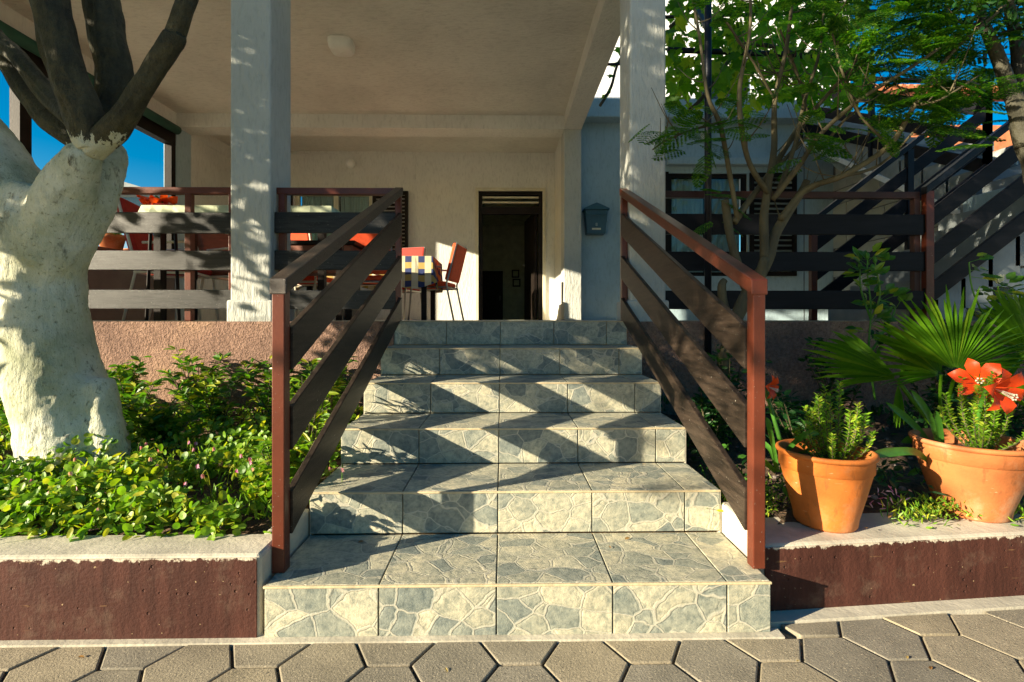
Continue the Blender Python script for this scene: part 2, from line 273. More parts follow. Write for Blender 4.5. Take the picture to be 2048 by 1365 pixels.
# ---------------------------------------------------------------- mesh helpers
class MB:
    def __init__(s): s.v = []; s.f = []
    def add(s, vs, fs):
        o = len(s.v); s.v += [tuple(p) for p in vs]; s.f += [tuple(i+o for i in f) for f in fs]; return s
    def box(s, x0, x1, y0, y1, z0, z1):
        return s.add([(x0, y0, z0), (x1, y0, z0), (x1, y1, z0), (x0, y1, z0), (x0, y0, z1), (x1, y0, z1), (x1, y1, z1), (x0, y1, z1)],
                     [(0, 3, 2, 1), (4, 5, 6, 7), (0, 1, 5, 4), (1, 2, 6, 5), (2, 3, 7, 6), (3, 0, 4, 7)])
    def prism(s, pts, vec):
        """closed polygon pts extruded by vec"""
        n = len(pts); vec = Vector(vec); a = [Vector(p) for p in pts]; b = [p+vec for p in a]
        return s.add(a+b, [tuple(range(n))[::-1], tuple(range(n, 2*n))]+[(i, (i+1) % n, n+(i+1) % n, n+i) for i in range(n)])
    def tube(s, pts, rad, n=8, cap=True, wob=0.0):
        pts = [Vector(p) for p in pts]; k = len(pts)
        if not hasattr(rad, '__len__'): rad = [rad]*k
        t0 = (pts[1]-pts[0]).normalized(); up = Vector((0, 0, 1)) if abs(t0.z) < 0.9 else Vector((1, 0, 0))
        u = t0.cross(up).normalized(); vs = []; fs = []
        for i, p in enumerate(pts):
            t = (pts[min(i+1, k-1)]-pts[max(i-1, 0)]).normalized(); u = (u-t*u.dot(t)).normalized(); w = t.cross(u)
            for j in range(n):
                a = 2*math.pi*j/n; r = rad[i]*(1+wob*noise.noise(p*7+Vector((j*1.7, 0, 0)))); vs.append(p+(u*math.cos(a)+w*math.sin(a))*r)
        for i in range(k-1):
            for j in range(n): fs.append((i*n+j, i*n+(j+1) % n, (i+1)*n+(j+1) % n, (i+1)*n+j))
        if cap: fs += [tuple(range(n))[::-1], tuple(range((k-1)*n, k*n))]
        return s.add(vs, fs)
    def lathe(s, prof, n=32, c=(0, 0, 0)):
        k = len(prof); vs = [(c[0]+r*math.cos(2*math.pi*j/n), c[1]+r*math.sin(2*math.pi*j/n), c[2]+z) for r, z in prof for j in range(n)]
        return s.add(vs, [(i*n+j, i*n+(j+1) % n, (i+1)*n+(j+1) % n, (i+1)*n+j) for i in range(k-1) for j in range(n)])
    def ball(s, c, r, n=12, sq=1.0): return s.lathe([(max(1e-4, r*math.sin(math.pi*i/n)), -r*sq*math.cos(math.pi*i/n)) for i in range(n+1)], 2*n, c)
    def build(s, name, mat, parent=None, smooth=False, bevel=0.0, mats=None):
        me = bpy.data.meshes.new(name); me.from_pydata(s.v, [], s.f); me.update()
        o = bpy.data.objects.new(name, me); C.objects.link(o)
        for x in (mats or [mat]): me.materials.append(x)
        if smooth: me.polygons.foreach_set('use_smooth', [True]*len(me.polygons))
        if parent is not None: o.parent = parent
        if bevel: b = o.modifiers.new('bevel', 'BEVEL'); b.width = bevel; b.segments = 2; b.limit_method = 'ANGLE'
        return o
def smooth_path(pts, rad, sub=5):
    """Catmull-Rom through points with radii"""
    P = [Vector(p) for p in pts]; out = []; ro = []
    for i in range(len(P)-1):
        p0, p1, p2, p3 = P[max(i-1, 0)], P[i], P[i+1], P[min(i+2, len(P)-1)]
        for k in range(sub):
            t = k/sub; out.append(0.5*((2*p1)+(p2-p0)*t+(2*p0-5*p1+4*p2-p3)*t*t+(3*p1-p0-3*p2+p3)*t**3)); ro.append(rad[i]*(1-t)+rad[i+1]*t)
    return out+[P[-1]], ro+[rad[-1]]
def thing(name, label, cat, loc=(0, 0, 0), rz=0, group=None):
    o = bpy.data.objects.new(name, None); C.objects.link(o); o.location = loc; o.rotation_euler = (0, 0, rz); o['label'] = label; o['category'] = cat
    if group: o['group'] = group
    return o
def tag(o, label=None, cat=None, group=None, kind=None):
    for k, v in (('label', label), ('category', cat), ('group', group), ('kind', kind)):
        if v: o[k] = v
    return o
def copy_tree(o, parent=None):
    c = o.copy(); C.objects.link(c); c.parent = parent
    for ch in list(o.children): copy_tree(ch, c)
    return c
def rel(*p): return Vector(p)
# batches of leaves
LEAF = np.array([(0, 0, 0), (-.42, .30, .07), (.42, .30, .07), (0, .42, 0), (-.36, .66, .05), (.36, .66, .05), (0, 1, -.06)], float)
LEAFF = [(0, 3, 1), (0, 2, 3), (1, 3, 4), (3, 2, 5), (3, 6, 4), (3, 5, 6)]
DIA = np.array([(0, 0, 0), (-.5, .45, .06), (0, 1, 0), (.5, .45, .06)], float); DIAF = [(0, 3, 2, 1)]
lob = [(0, 0), (.10, -.04), (.42, .02), (.30, .18), (.62, .42), (.36, .46), (.30, .62), (.16, .60), (0, 1.0)]
VINE = np.array([(0, .38, -.05)]+[(x, y, .05*abs(x)) for x, y in lob]+[(-x, y, .05*abs(x)) for x, y in lob[-2:0:-1]], float)
VINEF = [(0, i, i+1) for i in range(1, len(VINE)-1)]+[(0, len(VINE)-1, 1)]
ROUND = np.array([(0, .45, -.06)]+[(.5*math.sin(2*math.pi*i/9), .5-.5*math.cos(2*math.pi*i/9), .04) for i in range(9)], float)
ROUNDF = [(0, i+1, (i+1) % 9+1) for i in range(9)]
def leaves(mb, pos, dirs, nrm, ln, wd, T=LEAF, TF=LEAFF):
    pos = np.asarray(pos, float); d = np.asarray(dirs, float); u = np.asarray(nrm, float)
    d /= np.linalg.norm(d, axis=1, keepdims=True)+1e-9; x = np.cross(d, u); x /= np.linalg.norm(x, axis=1, keepdims=True)+1e-9; u = np.cross(x, d)
    ln = np.broadcast_to(ln, (len(pos),)); wd = np.broadcast_to(wd, (len(pos),))
    V = pos[:, None]+T[None, :, 0, None]*x[:, None]*wd[:, None, None]+T[None, :, 1, None]*d[:, None]*ln[:, None, None]+T[None, :, 2, None]*u[:, None]*ln[:, None, None]
    o = len(mb.v); k = len(T); mb.v += [tuple(p) for p in V.reshape(-1, 3)]
    for i in range(len(pos)):
        b = o+i*k; mb.f += [tuple(j+b for j in f) for f in TF]
def rdir(n, up=0.0, sp=1.0):
    v = RN.normal(size=(n, 3))*sp; v[:, 2] += up; return v

# ================================================================= GROUND
Y1, TR, RS = 1.405, 0.333, 0.15
XL, XR = ax(527, Y1), ax(1543, Y1)
FL = 0.90
MB().box(-300, 300, -300, 300, -0.6, -0.045).build('ground', M_conc)['kind'] = 'structure'
pv = bpy.data.objects.new('pavement', None); C.objects.link(pv); pv['kind'] = 'structure'
MB().box(-4, 4, -1.5, 1.9, -0.045, -0.017).build('mortar_bed', M_jsand, pv)
s6 = 0.1155; hh = s6*math.sqrt(3)/2; x0 = ax(909, 1.29); yc = 1.291
def clip_poly(P, a, b, c):   # keep a*x+b*y<=c
    out = []
    for i in range(len(P)):
        p, q = P[i], P[(i+1) % len(P)]; dp, dq = a*p[0]+b*p[1]-c, a*q[0]+b*q[1]-c
        if dp <= 0: out.append(p)
        if dp*dq < 0: t = dp/(dp-dq); out.append((p[0]+(q[0]-p[0])*t, p[1]+(q[1]-p[1])*t))
    return out
KR0, KR1 = Vector((0.795, 1.500)), Vector((3.2, 1.700))   # right kerb face line
kdir = (KR1-KR0).normalized(); kn = Vector((-kdir.y, kdir.x))
hexme = None
for i in range(-15, 16):
    for j in range(-5, 4):
        cx = x0+i*1.5*s6; cy = yc+j*2*hh+(hh if i % 2 else 0)
        if cy < 0.55: continue
        ring = [(cx+(s6-0.0042)*math.cos(R(60*k)), cy+(s6-0.0042)*math.sin(R(60*k))) for k in range(6)]
        full = ring
        if cx < 0.85: P = clip_poly(ring, 0, 1, Y1-0.022)
        else: P = clip_poly(ring, kn.x, kn.y, kn.dot(KR0)-0.055)
        if len(P) < 3: continue
        ar = abs(sum(P[k][0]*P[(k+1) % len(P)][1]-P[(k+1) % len(P)][0]*P[k][1] for k in range(len(P))))/2
        if ar < 0.0012: continue
        if len(P) == 6 and all(abs(P[k][0]-ring[k][0])+abs(P[k][1]-ring[k][1]) < 1e-6 for k in range(6)):
            loc = (cx, cy, 0)
            if hexme is None:
                o = MB().prism([(x-cx, y-cy, -0.02) for x, y in P], (0, 0, 0.02)).build('paver', M_paver, pv, bevel=0.0035); hexme = o
            else: o = hexme.copy(); C.objects.link(o)
            o.location = loc
        else:
            mx_, my_ = sum(p[0] for p in P)/len(P), sum(p[1] for p in P)/len(P)
            o = MB().prism([(x-mx_, y-my_, -0.02) for x, y in P], (0, 0, 0.02)).build('paver', M_paver, pv, bevel=0.0035); o.location = (mx_, my_, 0)
        o.location.z += random.uniform(-0.0012, 0.0012); o.rotation_euler = (random.uniform(-.006, .006), random.uniform(-.006, .006), 0)
# cement strip against the kerbs
q = MB(); q.box(-4, 0.80, Y1-0.022, Y1+0.02, -0.02, 0.004)
a, b2 = KR0-kn*0.055, KR1-kn*0.055; c_, d_ = KR0+kn*0.03, KR1+kn*0.03
q.prism([(a.x-0.04, a.y, -0.02), (b2.x, b2.y, -0.02), (d_.x, d_.y, -0.02), (c_.x-0.04, c_.y, -0.02)], (0, 0, 0.026)); q.build('cement_strip', M_conc, pv)

# ================================================================= STAIRCASE
st = thing('tiled_staircase', 'wide tiled steps with flagstone pattern leading up to the porch door', 'staircase', ((XL+XR)/2, Y1, 0))
cxs = (XL+XR)/2
q = MB()
for k in range(6): q.box(XL-cxs+0.004, XR-cxs-0.004, k*TR+0.012, 6*TR+0.15, k*RS+0.0, (k+1)*RS-0.012)
q.build('concrete_core', M_trim, st)
tx = [XL]+[ax(p, Y1) for p in (757, 993, 1226, 1455)]+[XR]
for k in range(6):
    y = k*TR
    for i in range(5):
        a, b2 = tx[i]-cxs+0.002, tx[i+1]-cxs-0.002
        w = b2-a
        o = MB().box(-w/2, w/2, 0, 0.010, -RS/2+0.003, RS/2-0.007).build('riser_tile', M_tile, st, bevel=0.002); o.location = ((a+b2)/2, y+random.uniform(0, .0012), (k+0.5)*RS)
        dp = TR if k < 5 else 0.32
        o = MB().box(-w/2, w/2, -dp/2+0.006, dp/2-0.002, -0.010, 0).build('tread_tile', M_tile, st, bevel=0.002); o.location = ((a+b2)/2, y+dp/2, (k+1)*RS+random.uniform(-.0008, .0008))
    MB().box(XL-cxs-0.001, XR-cxs+0.001, y-0.0025, y+0.006, (k+1)*RS-0.0075, (k+1)*RS-0.0005).build('nosing_strip', M_trim, st, bevel=0.002)
q = MB()
for k in range(1, 6):
    for sx in (-1, 1):
        xx = (XL-cxs-0.001) if sx < 0 else (XR-cxs+0.001)
        q.box(min(xx, xx-sx*0.004), max(xx, xx-sx*0.004), k*TR+0.002, 6*TR, max(0, (k-0)*RS)-RS*1.0, (k+1)*RS-0.009)
q.build('side_cladding', M_conc, st)

# ================================================================= KERBS
KT = 0.236; KT2 = 0.207
k1 = thing('garden_kerb', 'chipped brown painted kerb in front of the white trunked tree', 'kerb', (-2.6, Y1, 0))
MB().box(-2.4, 2.6+XL-0.012, 0.006, 0.155, -0.03, KT).build('concrete_body', M_conc, k1, bevel=0.012)
MB().box(-2.4, 2.6+XL-0.02, 0, 0.004, -0.01, KT-0.006).build('brown_paint_coat', M_kerb, k1)
MB().box(2.6+XL-0.075, 2.6+XL-0.008, 0.14, 0.36, -0.03, KT).build('side_return', M_conc, k1, bevel=0.01)
k2 = thing('garden_kerb', 'chipped brown painted kerb that carries the two terracotta pots', 'kerb', (KR0.x, KR0.y, 0), math.atan2(kdir.y, kdir.x))
MB().box(0, 3.2, 0.006, 0.22, -0.03, KT2).build('concrete_body', M_conc, k2, bevel=0.012)
MB().box(0.012, 3.2, 0, 0.004, -0.01, KT2-0.006).build('brown_paint_coat', M_kerb2, k2)
o = MB().box(XR+0.006, 0.82, KR0.y+0.02, 1.76, -0.03, KT2+0.045).build('side_return', M_conc, k2, bevel=0.01); o.matrix_parent_inverse = Matrix.Translation(k2.location) @ Matrix.Rotation(k2.rotation_euler.z, 4, 'Z'); o.matrix_parent_inverse.invert()

# soil beds
def bed(name, x0, x1, y0, y1, z0, z1, sd):
    nx, ny = 90, 34; vs = []; fs = []
    for j in range(ny+1):
        for i in range(nx+1):
            x = x0+(x1-x0)*i/nx; y = y0+(y1-y0)*j/ny
            vs.append((x, y, z0+(z1-z0)*j/ny+0.03*noise.noise(Vector((x*5+sd, y*5, 0)))+0.012*noise.noise(Vector((x*22, y*22, sd)))))
    for j in range(ny):
        for i in range(nx): fs.append((j*(nx+1)+i, j*(nx+1)+i+1, (j+1)*(nx+1)+i+1, (j+1)*(nx+1)+i))
    o = MB().add(vs, fs).build(name, M_soil, smooth=True); o['kind'] = 'structure'; return o
bed('garden_soil', -5.0, XL-0.02, Y1+0.14, 3.08, 0.215, 0.34, 1)
bed('garden_soil', XR+0.02, 5.0, 1.66, 3.08, 0.195, 0.33, 5)

# ================================================================= HOUSE
YP = 3.08
hs_ = thing('house', 'plastered house with open front porch and ceiling', 'house', (0, YP, 0))
def hp(name, mb, mat, parent=None, **k):
    o = mb.build(name, mat, parent or hs_, **k)
    if parent is None: o.location = (0, -YP, 0)
    return o
XW = -4.40; XI = -4.26
XC0, XC1 = ax(1260, YP), ax(1332, YP)
hp('plinth', MB().box(-6.5, XL-0.002, YP-0.02, YP+0.3, -0.3, FL-0.004), M_brown)
hp('plinth', MB().box(XR+0.002, 5.2, YP-0.02, YP+0.3, -0.3, FL-0.004), M_brown)
hp('porch_floor', MB().box(-4.5, 5.2, YP+0.30, 8.0, 0.3, FL).box(XL+0.01, XR-0.01, YP+0.30-0.002, YP+0.301, 0.5, FL), M_conc)
hp('ceiling', MB().box(XW, XC1, YP, 8.0, 3.60, 3.75), M_ceil)
zb = 3.42
hp('ceiling_beam', MB().box(XI+0.002, XC0-0.002, 6.46, 6.76, zb+0.002, 3.602), M_wall)
hp('ceiling_beam', MB().box(XC0, XC1, YP, 6.46+0.3, zb, 3.605), M_wall)
hp('ceiling_beam', MB().box(XI+0.002, XC0-0.002, YP, YP+0.28, zb+0.002, 3.602), M_wall)
hp('ceiling_beam', MB().box(XW-0.02, XI, YP, 8.0, zb, 3.605), M_wall)
XA, XB = ax(460, YP), ax(541, YP)
def column(x0, x1, y0, y1, z1=3.43):
    o = hp('column', MB().box(x0, x1, y0, y1, FL-0.01, z1), M_col, bevel=0.012)
    hp('column_foot', MB().box(x0-0.018, x1+0.018, y0-0.012, y1+0.02, FL-0.012, FL+0.13), M_col, bevel=0.012); return o
column(XA, XB, YP, YP+0.30); column(XC0, XC1, YP, YP+0.28)
hp('column', MB().box(XW, XI, YP, YP+0.3, FL, 3.43), M_col, bevel=0.01)
hp('pillar', MB().box(XW-0.03, XI+0.001, 6.46, 6.76, FL, 3.43), M_annex, bevel=0.01)
hp('pillar', MB().box(XC0-0.001, XC1+0.001, 6.46, 6.79, FL, 3.43), M_col, bevel=0.008)
hp('side_wall', MB().box(XC0+0.03, XC1-0.02, 6.76, 8.0, FL, 3.6), M_wall)
hp('side_wall', MB().box(XW, XI-0.01, 6.76, 8.0, FL, 3.6), M_wall)
# back wall with door and window openings
D0, D1, DZ = ax(957, 7.9), ax(1085, 7.9), az(383, 7.9)
W0, W1, WZ1, WZ0 = ax(590, 7.9), ax(744, 7.9), az(386, 7.9), 1.85
q = MB(); YB = 7.9
q.box(XW, W0, YB, YB+0.2, FL, 3.6).box(W1, D0, YB, YB+0.2, FL, 3.6).box(D1, XC1-0.03, YB, YB+0.2, FL, 3.6).box(W0, W1, YB, YB+0.2, WZ1, 3.6).box(W0, W1, YB, YB+0.2, FL, WZ0).box(D0, D1, YB, YB+0.2, DZ, 3.6)
hp('back_wall', q, M_wall)
hp('added_upper_mass', MB().box(XW-0.1, XC1, YP+0.0, 8.4, 3.76, 6.5), M_wall)  # unseen mass added over the porch to keep sun off the annex
# door frame, roller shutter bars
q = MB(); ft = 0.05
q.box(D0-0.045, D0, YB-0.03, YB+0.06, FL, DZ+0.05).box(D1, D1+0.045, YB-0.03, YB+0.06, FL, DZ+0.05).box(D0, D1, YB-0.03, YB+0.06, DZ, DZ+0.05)
dfm = hp('door_surround', q, M_cream)
q = MB(); q.box(D0, D0+0.06, YB+0.02, YB+0.12, FL, DZ).box(D1-0.06, D1, YB+0.02, YB+0.12, FL, DZ).box(D0+.06, D1-.06, YB+0.02, YB+0.10, DZ-0.05, DZ).box(D0+.06, D1-.06, YB+0.04, YB+0.10, DZ-0.36, DZ-0.24)
hp('door_frame', q, M_dark)
for i, z in enumerate((az(394, YB), az(404, YB))): hp('shutter_slat', MB().box(D0+0.06, D1-0.06, YB+0.04, YB+0.07, z-0.013, z+0.013), M_cream)
# dark room behind
q = MB(); RY = 12.5
q.box(D0-0.5, D0-0.4, YB+0.2, RY, FL, 3.4).box(D1+0.15, D1+0.25, YB+0.2, RY, FL, 3.4).box(D0-0.5, D1+0.25, RY, RY+0.1, FL, 3.4).box(D0-0.5, D1+0.25, YB+0.2, RY, 3.3, 3.4).box(D0-0.5, D1+0.25, YB+0.2, RY, FL-0.1, FL+0.003)
hp('hall_room', q, M_room)
o = hp('door_leaf', MB().box(0, 0.9, 0, 0.045, 0, DZ-FL-0.3), M_dark); o.location = (D1-0.08, YB+0.12-YP, FL+0.004); o.rotation_euler = (0, 0, R(98))
h = MB().tube([(0.82, 0.05, 0.98), (0.82, 0.09, 0.98), (0.70, 0.09, 0.98)], 0.011, 8).build('handle', M_chrome, o); 
dr = thing('interior_door', 'dark wooden interior door at the end of the hall', 'door', (ax(983, RY-0.1), RY-0.06, FL))
dw = (ax(1008, RY)-ax(963, RY)); dh = az(543, RY)-FL
MB().box(-dw/2, dw/2, 0, 0.04, 0.003, dh).build('panel', M_dark, dr); MB().box(-dw/2+0.08, dw/2-0.08, -0.015, 0.002, 0.15, dh*0.45).build('lower_panel', M_dark, dr); MB().box(-dw/2+0.08, dw/2-0.08, -0.015, 0.002, dh*0.53, dh-0.12).build('upper_panel', M_dark, dr)
MB().tube([(dw/2-0.07, -0.02, 0.5), (dw/2-0.07, -0.03, 0.62)], 0.014, 6).build('handle', M_chrome, dr)
for i, (px, py, w_, h_) in enumerate(((1031, 548, 0.19, 0.2), (1033, 566, 0.2, 0.2))):
    p = at(px, py, RY-0.02); f = thing('picture_frame', ('small framed picture with pale centre on the hall wall', 'darker framed picture below the pale one in the hall')[i], 'picture', p)
    q = MB(); 
    for a in ((-w_/2, w_/2, h_/2-0.03, h_/2), (-w_/2, w_/2, -h_/2, -h_/2+0.03), (-w_/2, -w_/2+0.03, -h_/2+.03, h_/2-.03), (w_/2-0.03, w_/2, -h_/2+.03, h_/2-.03)): q.box(a[0], a[1], -0.02, 0.01, a[2], a[3])
    q.build('frame', M_dark, f); MB().box(-w_/2+0.03, w_/2-0.03, -0.004, 0.002, -h_/2+0.03, h_/2-0.03).build('picture', (M_pale, M_room)[i], f)
p = at(992, 433, 10.6); lp = thing('hall_ceiling_lamp', 'flat round lamp on the ceiling of the dark hall', 'lamp', (p.x, p.y, 3.3))
MB().lathe([(0.001, -0.07), (0.10, -0.06), (0.16, -0.02), (0.165, 0.0)], 20).build('shade', M_globe, lp, smooth=True)
MB().lathe([(0.17, -0.012), (0.175, 0.0)], 20).build('ring', M_cream, lp)
# porch window
def window(parent, x0, x1, z0, z1, y, fm, off, mull=1, fw=0.055, curt=True, parts=()):
    w = MB(); w.box(x0, x1, y+0.03, y+0.09, z1-fw, z1).box(x0, x1, y+0.03, y+0.09, z0, z0+fw).box(x0, x0+fw, y+0.03, y+0.09, z0+fw, z1-fw).box(x1-fw, x1, y+0.03, y+0.09, z0+fw, z1-fw)
    for m in parts: w.box(m-fw*0.7, m+fw*0.7, y+0.025, y+0.085, z0+fw, z1-fw)
    o = w.build('window', fm, parent); o.location = off
    es = [x0+fw]+[v for m in parts for v in (m-fw*0.7, m+fw*0.7)]+[x1-fw]
    for i in range(0, len(es), 2): MB().box(es[i], es[i+1], y+0.055, y+0.061, z0+fw, z1-fw).build('pane', M_glass, o)
    if curt:
        for i in range(0, len(es), 2):
            n = 60; vs = []; a, b = es[i], es[i+1]
            for k in range(n+1):
                x = a+(b-a)*k/n; yy = y+0.14+0.018*math.sin(k*1.25)+0.008*math.sin(k*3.1+i); vs += [(x, yy, z0+0.02), (x, yy, z1-0.03)]
            MB().add(vs, [(2*k, 2*k+2, 2*k+3, 2*k+1) for k in range(n)]).build('curtain', M_curtain, o, smooth=True)
    MB().box(x0, x1, y+0.32, y+0.34, z0, z1).build('dark_interior', M_dark, o)
    return o
OFF = (0, -YP, 0)
window(hs_, W0, W1, WZ0, WZ1, YB, M_cream, OFF, parts=[(W0+W1)/2+0.03])
def shutter(parent, x, y, z0, z1, w, ang, n=14, off=OFF, mat=None):
    o = MB().box(0, 0.05, -0.018, 0.018, 0, z1-z0).box(w-0.05, w, -0.018, 0.018, 0, z1-z0).box(0.05, w-0.05, -0.018, 0.018, 0, 0.06).box(0.05, w-0.05, -0.018, 0.018, z1-z0-0.06, z1-z0).build('shutter', mat or M_dark, parent)
    o.location = Vector((x, y, z0))+Vector(off); o.rotation_euler = (0, 0, ang)
    hgt = z1-z0-0.12; me = None
    for k in range(n):
        z = 0.06+hgt*(k+0.5)/n
        if me is None: s_ = MB().box(0.05, w-0.05, -0.004, 0.004, -hgt/n*0.42, hgt/n*0.42).build('shutter_slat', mat or M_dark, o); me = s_
        else: s_ = me.copy(); C.objects.link(s_)
        s_.location = (0, 0, z); s_.rotation_euler = (R(-38), 0, 0)
    return o
shutter(hs_, W1+0.02, YB-0.03, WZ0, WZ1, ax(818, YB)-W1-0.02, R(-4), 16)
shutter(hs_, W0-0.62, YB-0.05, WZ0, WZ1, 0.60, 0, 16)
# wiring duct
q = MB(); zc = az(308, YB); xd = ax(829, YB); q.box(ax(470, YB), xd+0.02, YB-0.02, YB-0.001, zc-0.02, zc+0.02).box(xd-0.02, xd+0.02, YB-0.022, YB-0.0005, az(360, YB), zc-0.02); hp('cable_duct', q, M_wall)
hp('cable', MB().tube([Vector(at(352, 262, 6.8)), Vector(at(405, 290, 7.3)), Vector(at(460, 328, 7.88))], 0.006, 5), M_wall)
# globe wall lamp
p = at(700, 327, YB-0.09); g = thing('wall_globe_lamp', 'unlit white globe lamp on the porch back wall', 'lamp', p)
MB().ball((0, 0, 0), 0.078, 12).build('globe', M_globe, g, smooth=True); MB().tube([(0, 0.06, 0), (0, 0.092, 0)], 0.045, 16).build('mount', M_cream, g)
p = at(683, 88, 4.79); g = thing('ceiling_lamp', 'white square unlit lamp on the porch ceiling', 'lamp', (p.x, 4.79, 3.60), R(3))
def squircle(r, z, n=40): return [(r*math.copysign(abs(math.cos(a))**.55, math.cos(a)), r*math.copysign(abs(math.sin(a))**.55, math.sin(a)), z) for a in [2*math.pi*k/n for k in range(n)]]
def sq_lathe(prof, n=40):
    vs = []; [vs.extend(squircle(a, z, n)) for a, z in prof]; return MB().add(vs, [(i*n+j, i*n+(j+1) % n, (i+1)*n+(j+1) % n, (i+1)*n+j) for i in range(len(prof)-1) for j in range(n)]+[tuple(range(n))])
sq_lathe([(0.12, -0.012), (0.12, 0.0)]).build('base_plate', M_white, g)
sq_lathe([(0.001, -0.10), (0.06, -0.099), (0.095, -0.09), (0.112, -0.065), (0.118, -0.03), (0.116, -0.011)]).build('diffuser', M_globe, g, smooth=True)
# socket box
p = at(452, 312, 7.86); o = tag(MB().box(p.x-0.05, p.x+0.05, 7.86, 7.899, p.z-0.06, p.z+0.06).build('junction_box', M_wall, bevel=0.008), 'small pale electric box high on the porch wall', 'junction box')
# left side opening: dark frame, green awning, parapet
fr = thing('awning_frame', 'dark timber frame with rolled green awning in left porch opening', 'awning frame', (XI-0.06, 4.8, FL))
def fp(n, mb, m, **k): o = mb.build(n, m, fr, **k); o.location = (-(XI-0.06), -4.8, -FL); return o
ze = 3.17
for yy in (3.42, 4.40, 6.375): fp('post', MB().box(XI-0.10, XI-0.01, yy, yy+(0.11 if yy < 6 else 0.08), FL+0.78, ze+0.001), M_dark)
fp('top_rail', MB().box(XI-0.11, XI-0.008, YP+0.3, 6.455, ze, zb-0.002), M_dark)
fp('rolled_canvas', MB().tube([(XI+0.05, YP+0.35, zb-0.07), (XI+0.05, 6.40, zb-0.07)], 0.055, 14), M_green, smooth=True)
fp('pull_cord', MB().tube([(XI+0.03, 3.75, zb-0.12), (XI+0.03, 3.74, 2.55)], 0.004, 4), M_metal)
pa = thing('porch_parapet', 'low grey brown side wall of the porch under the pots', 'wall', (XI-0.1, 4.8, FL))
MB().box(-0.16, 0.08, -1.45, 1.655, 0, 0.745).build('wall', M_grey, pa); MB().box(-0.19, 0.11, -1.45, 1.655, 0.745, 0.78).build('coping', M_brownp, pa, bevel=0.006)

# ================================================================= ANNEX
YA = 6.80
an = thing('annex', 'single storey annex with flat roof and shuttered window right of the porch', 'building', (2.8, YA, 0))
AO = (-2.8, -YA, 0)
def ap(n, mb, m, **k): o = mb.build(n, m, an, **k); o.location = AO; return o
A0, A1, AZ0, AZ1 = ax(1337, YA), ax(1495, YA), az(552, YA), az(345, YA)
AT = 3.64; XE = 4.62
q = MB(); q.box(XC1-0.03, A0, YA, YA+0.2, FL-0.01, AT).box(A1, XE, YA, YA+0.2, FL-0.01, AT).box(A0, A1, YA, YA+0.2, AZ1, AT).box(A0, A1, YA, YA+0.2, FL-0.01, AZ0)
ap('wall', q, M_annex)
ap('roof_slab', MB().box(XC1+0.002, 4.55, YA-0.22, 9.6, AT, AT+0.25), M_annex, bevel=0.01)
window(an, A0, A1, AZ0, AZ1, YA, M_dark, AO, parts=[A0+(A1-A0)*0.52])
shutter(an, A1+0.02, YA-0.03, AZ0, AZ1, ax(1590, YA)-A1-0.02, 0, 18, AO)
shutter(an, A0-0.60, YA-0.05, AZ0, AZ1, 0.58, 0, 18, AO)
ap('awning_cassette', MB().box(A0-0.05, ax(1560, YA), YA-0.12, YA-0.002, az(332, YA), az(317, YA)), M_annex, bevel=0.01)
ap('expansion_joint', MB().box(ax(1608, YA)-0.006, ax(1608, YA)+0.006, YA-0.003, YA, FL, AT), M_joint)
p = at(1412, 270, YA-0.05); g = thing('round_wall_lamp', 'round white lamp on annex wall behind the black pole', 'lamp', p); MB().ball((0, 0, 0), 0.075, 10).build('globe', M_globe, g, smooth=True); MB().tube([(0, 0.02, 0), (0, 0.048, 0)], 0.05, 14).build('mount', M_cream, g)
# drain pipe
pp = [at(1672, 170, 6.55), at(1672, 250, 6.55), at(1668, 310, 6.55), at(1680, 332, 6.55), at(1700, 338, 6.62)]
P_, R_ = smooth_path(pp, [0.05]*5, 5); tag(MB().tube(P_, R_, 14).build('drain_pipe', M_annex, smooth=True), 'curved grey drain pipe at the annex roof corner', 'pipe')
# mailbox
p = at(1190, 470, YA-0.06); mbx = thing('mailbox', 'blue tin mailbox with little gabled roof on the wall', 'mailbox', p)
sc = YA/F; wB, wT, hM = 36*sc/2, 44*sc/2, 46*sc
MB().add([(-wB, -0.10, 0), (wB, -0.10, 0), (wB, 0.058, 0), (-wB, 0.058, 0), (-wT, -0.12, hM), (wT, -0.12, hM), (wT, 0.058, hM), (-wT, 0.058, hM)], [(3, 2, 1, 0), (4, 5, 6, 7), (0, 1, 5, 4), (1, 2, 6, 5), (2, 3, 7, 6), (3, 0, 4, 7)]).build('body', M_mail, mbx, bevel=0.008)
r = 25*sc; MB().prism([(-r, -0.14, hM), (-r, -0.14, hM+0.02), (-r*.3, -0.14, hM+0.075), (0, -0.14, hM+0.095), (r*.3, -0.14, hM+0.075), (r, -0.14, hM+0.02), (r, -0.14, hM)], (0, 0.2, 0)).build('roof', M_mail, mbx, bevel=0.004)
MB().box(-wT*0.85, wT*0.85, -0.132, -0.117, hM-0.07, hM-0.045).build('letter_flap', M_mail, mbx, bevel=0.003)
MB().box(-0.012, 0.012, -0.125, -0.108, 0.10, 0.14).build('lock', M_chrome, mbx)
MB().box(-0.06, 0.06, -0.1065, -0.10, 0.05, 0.075).build('name_plate', M_cream, mbx)

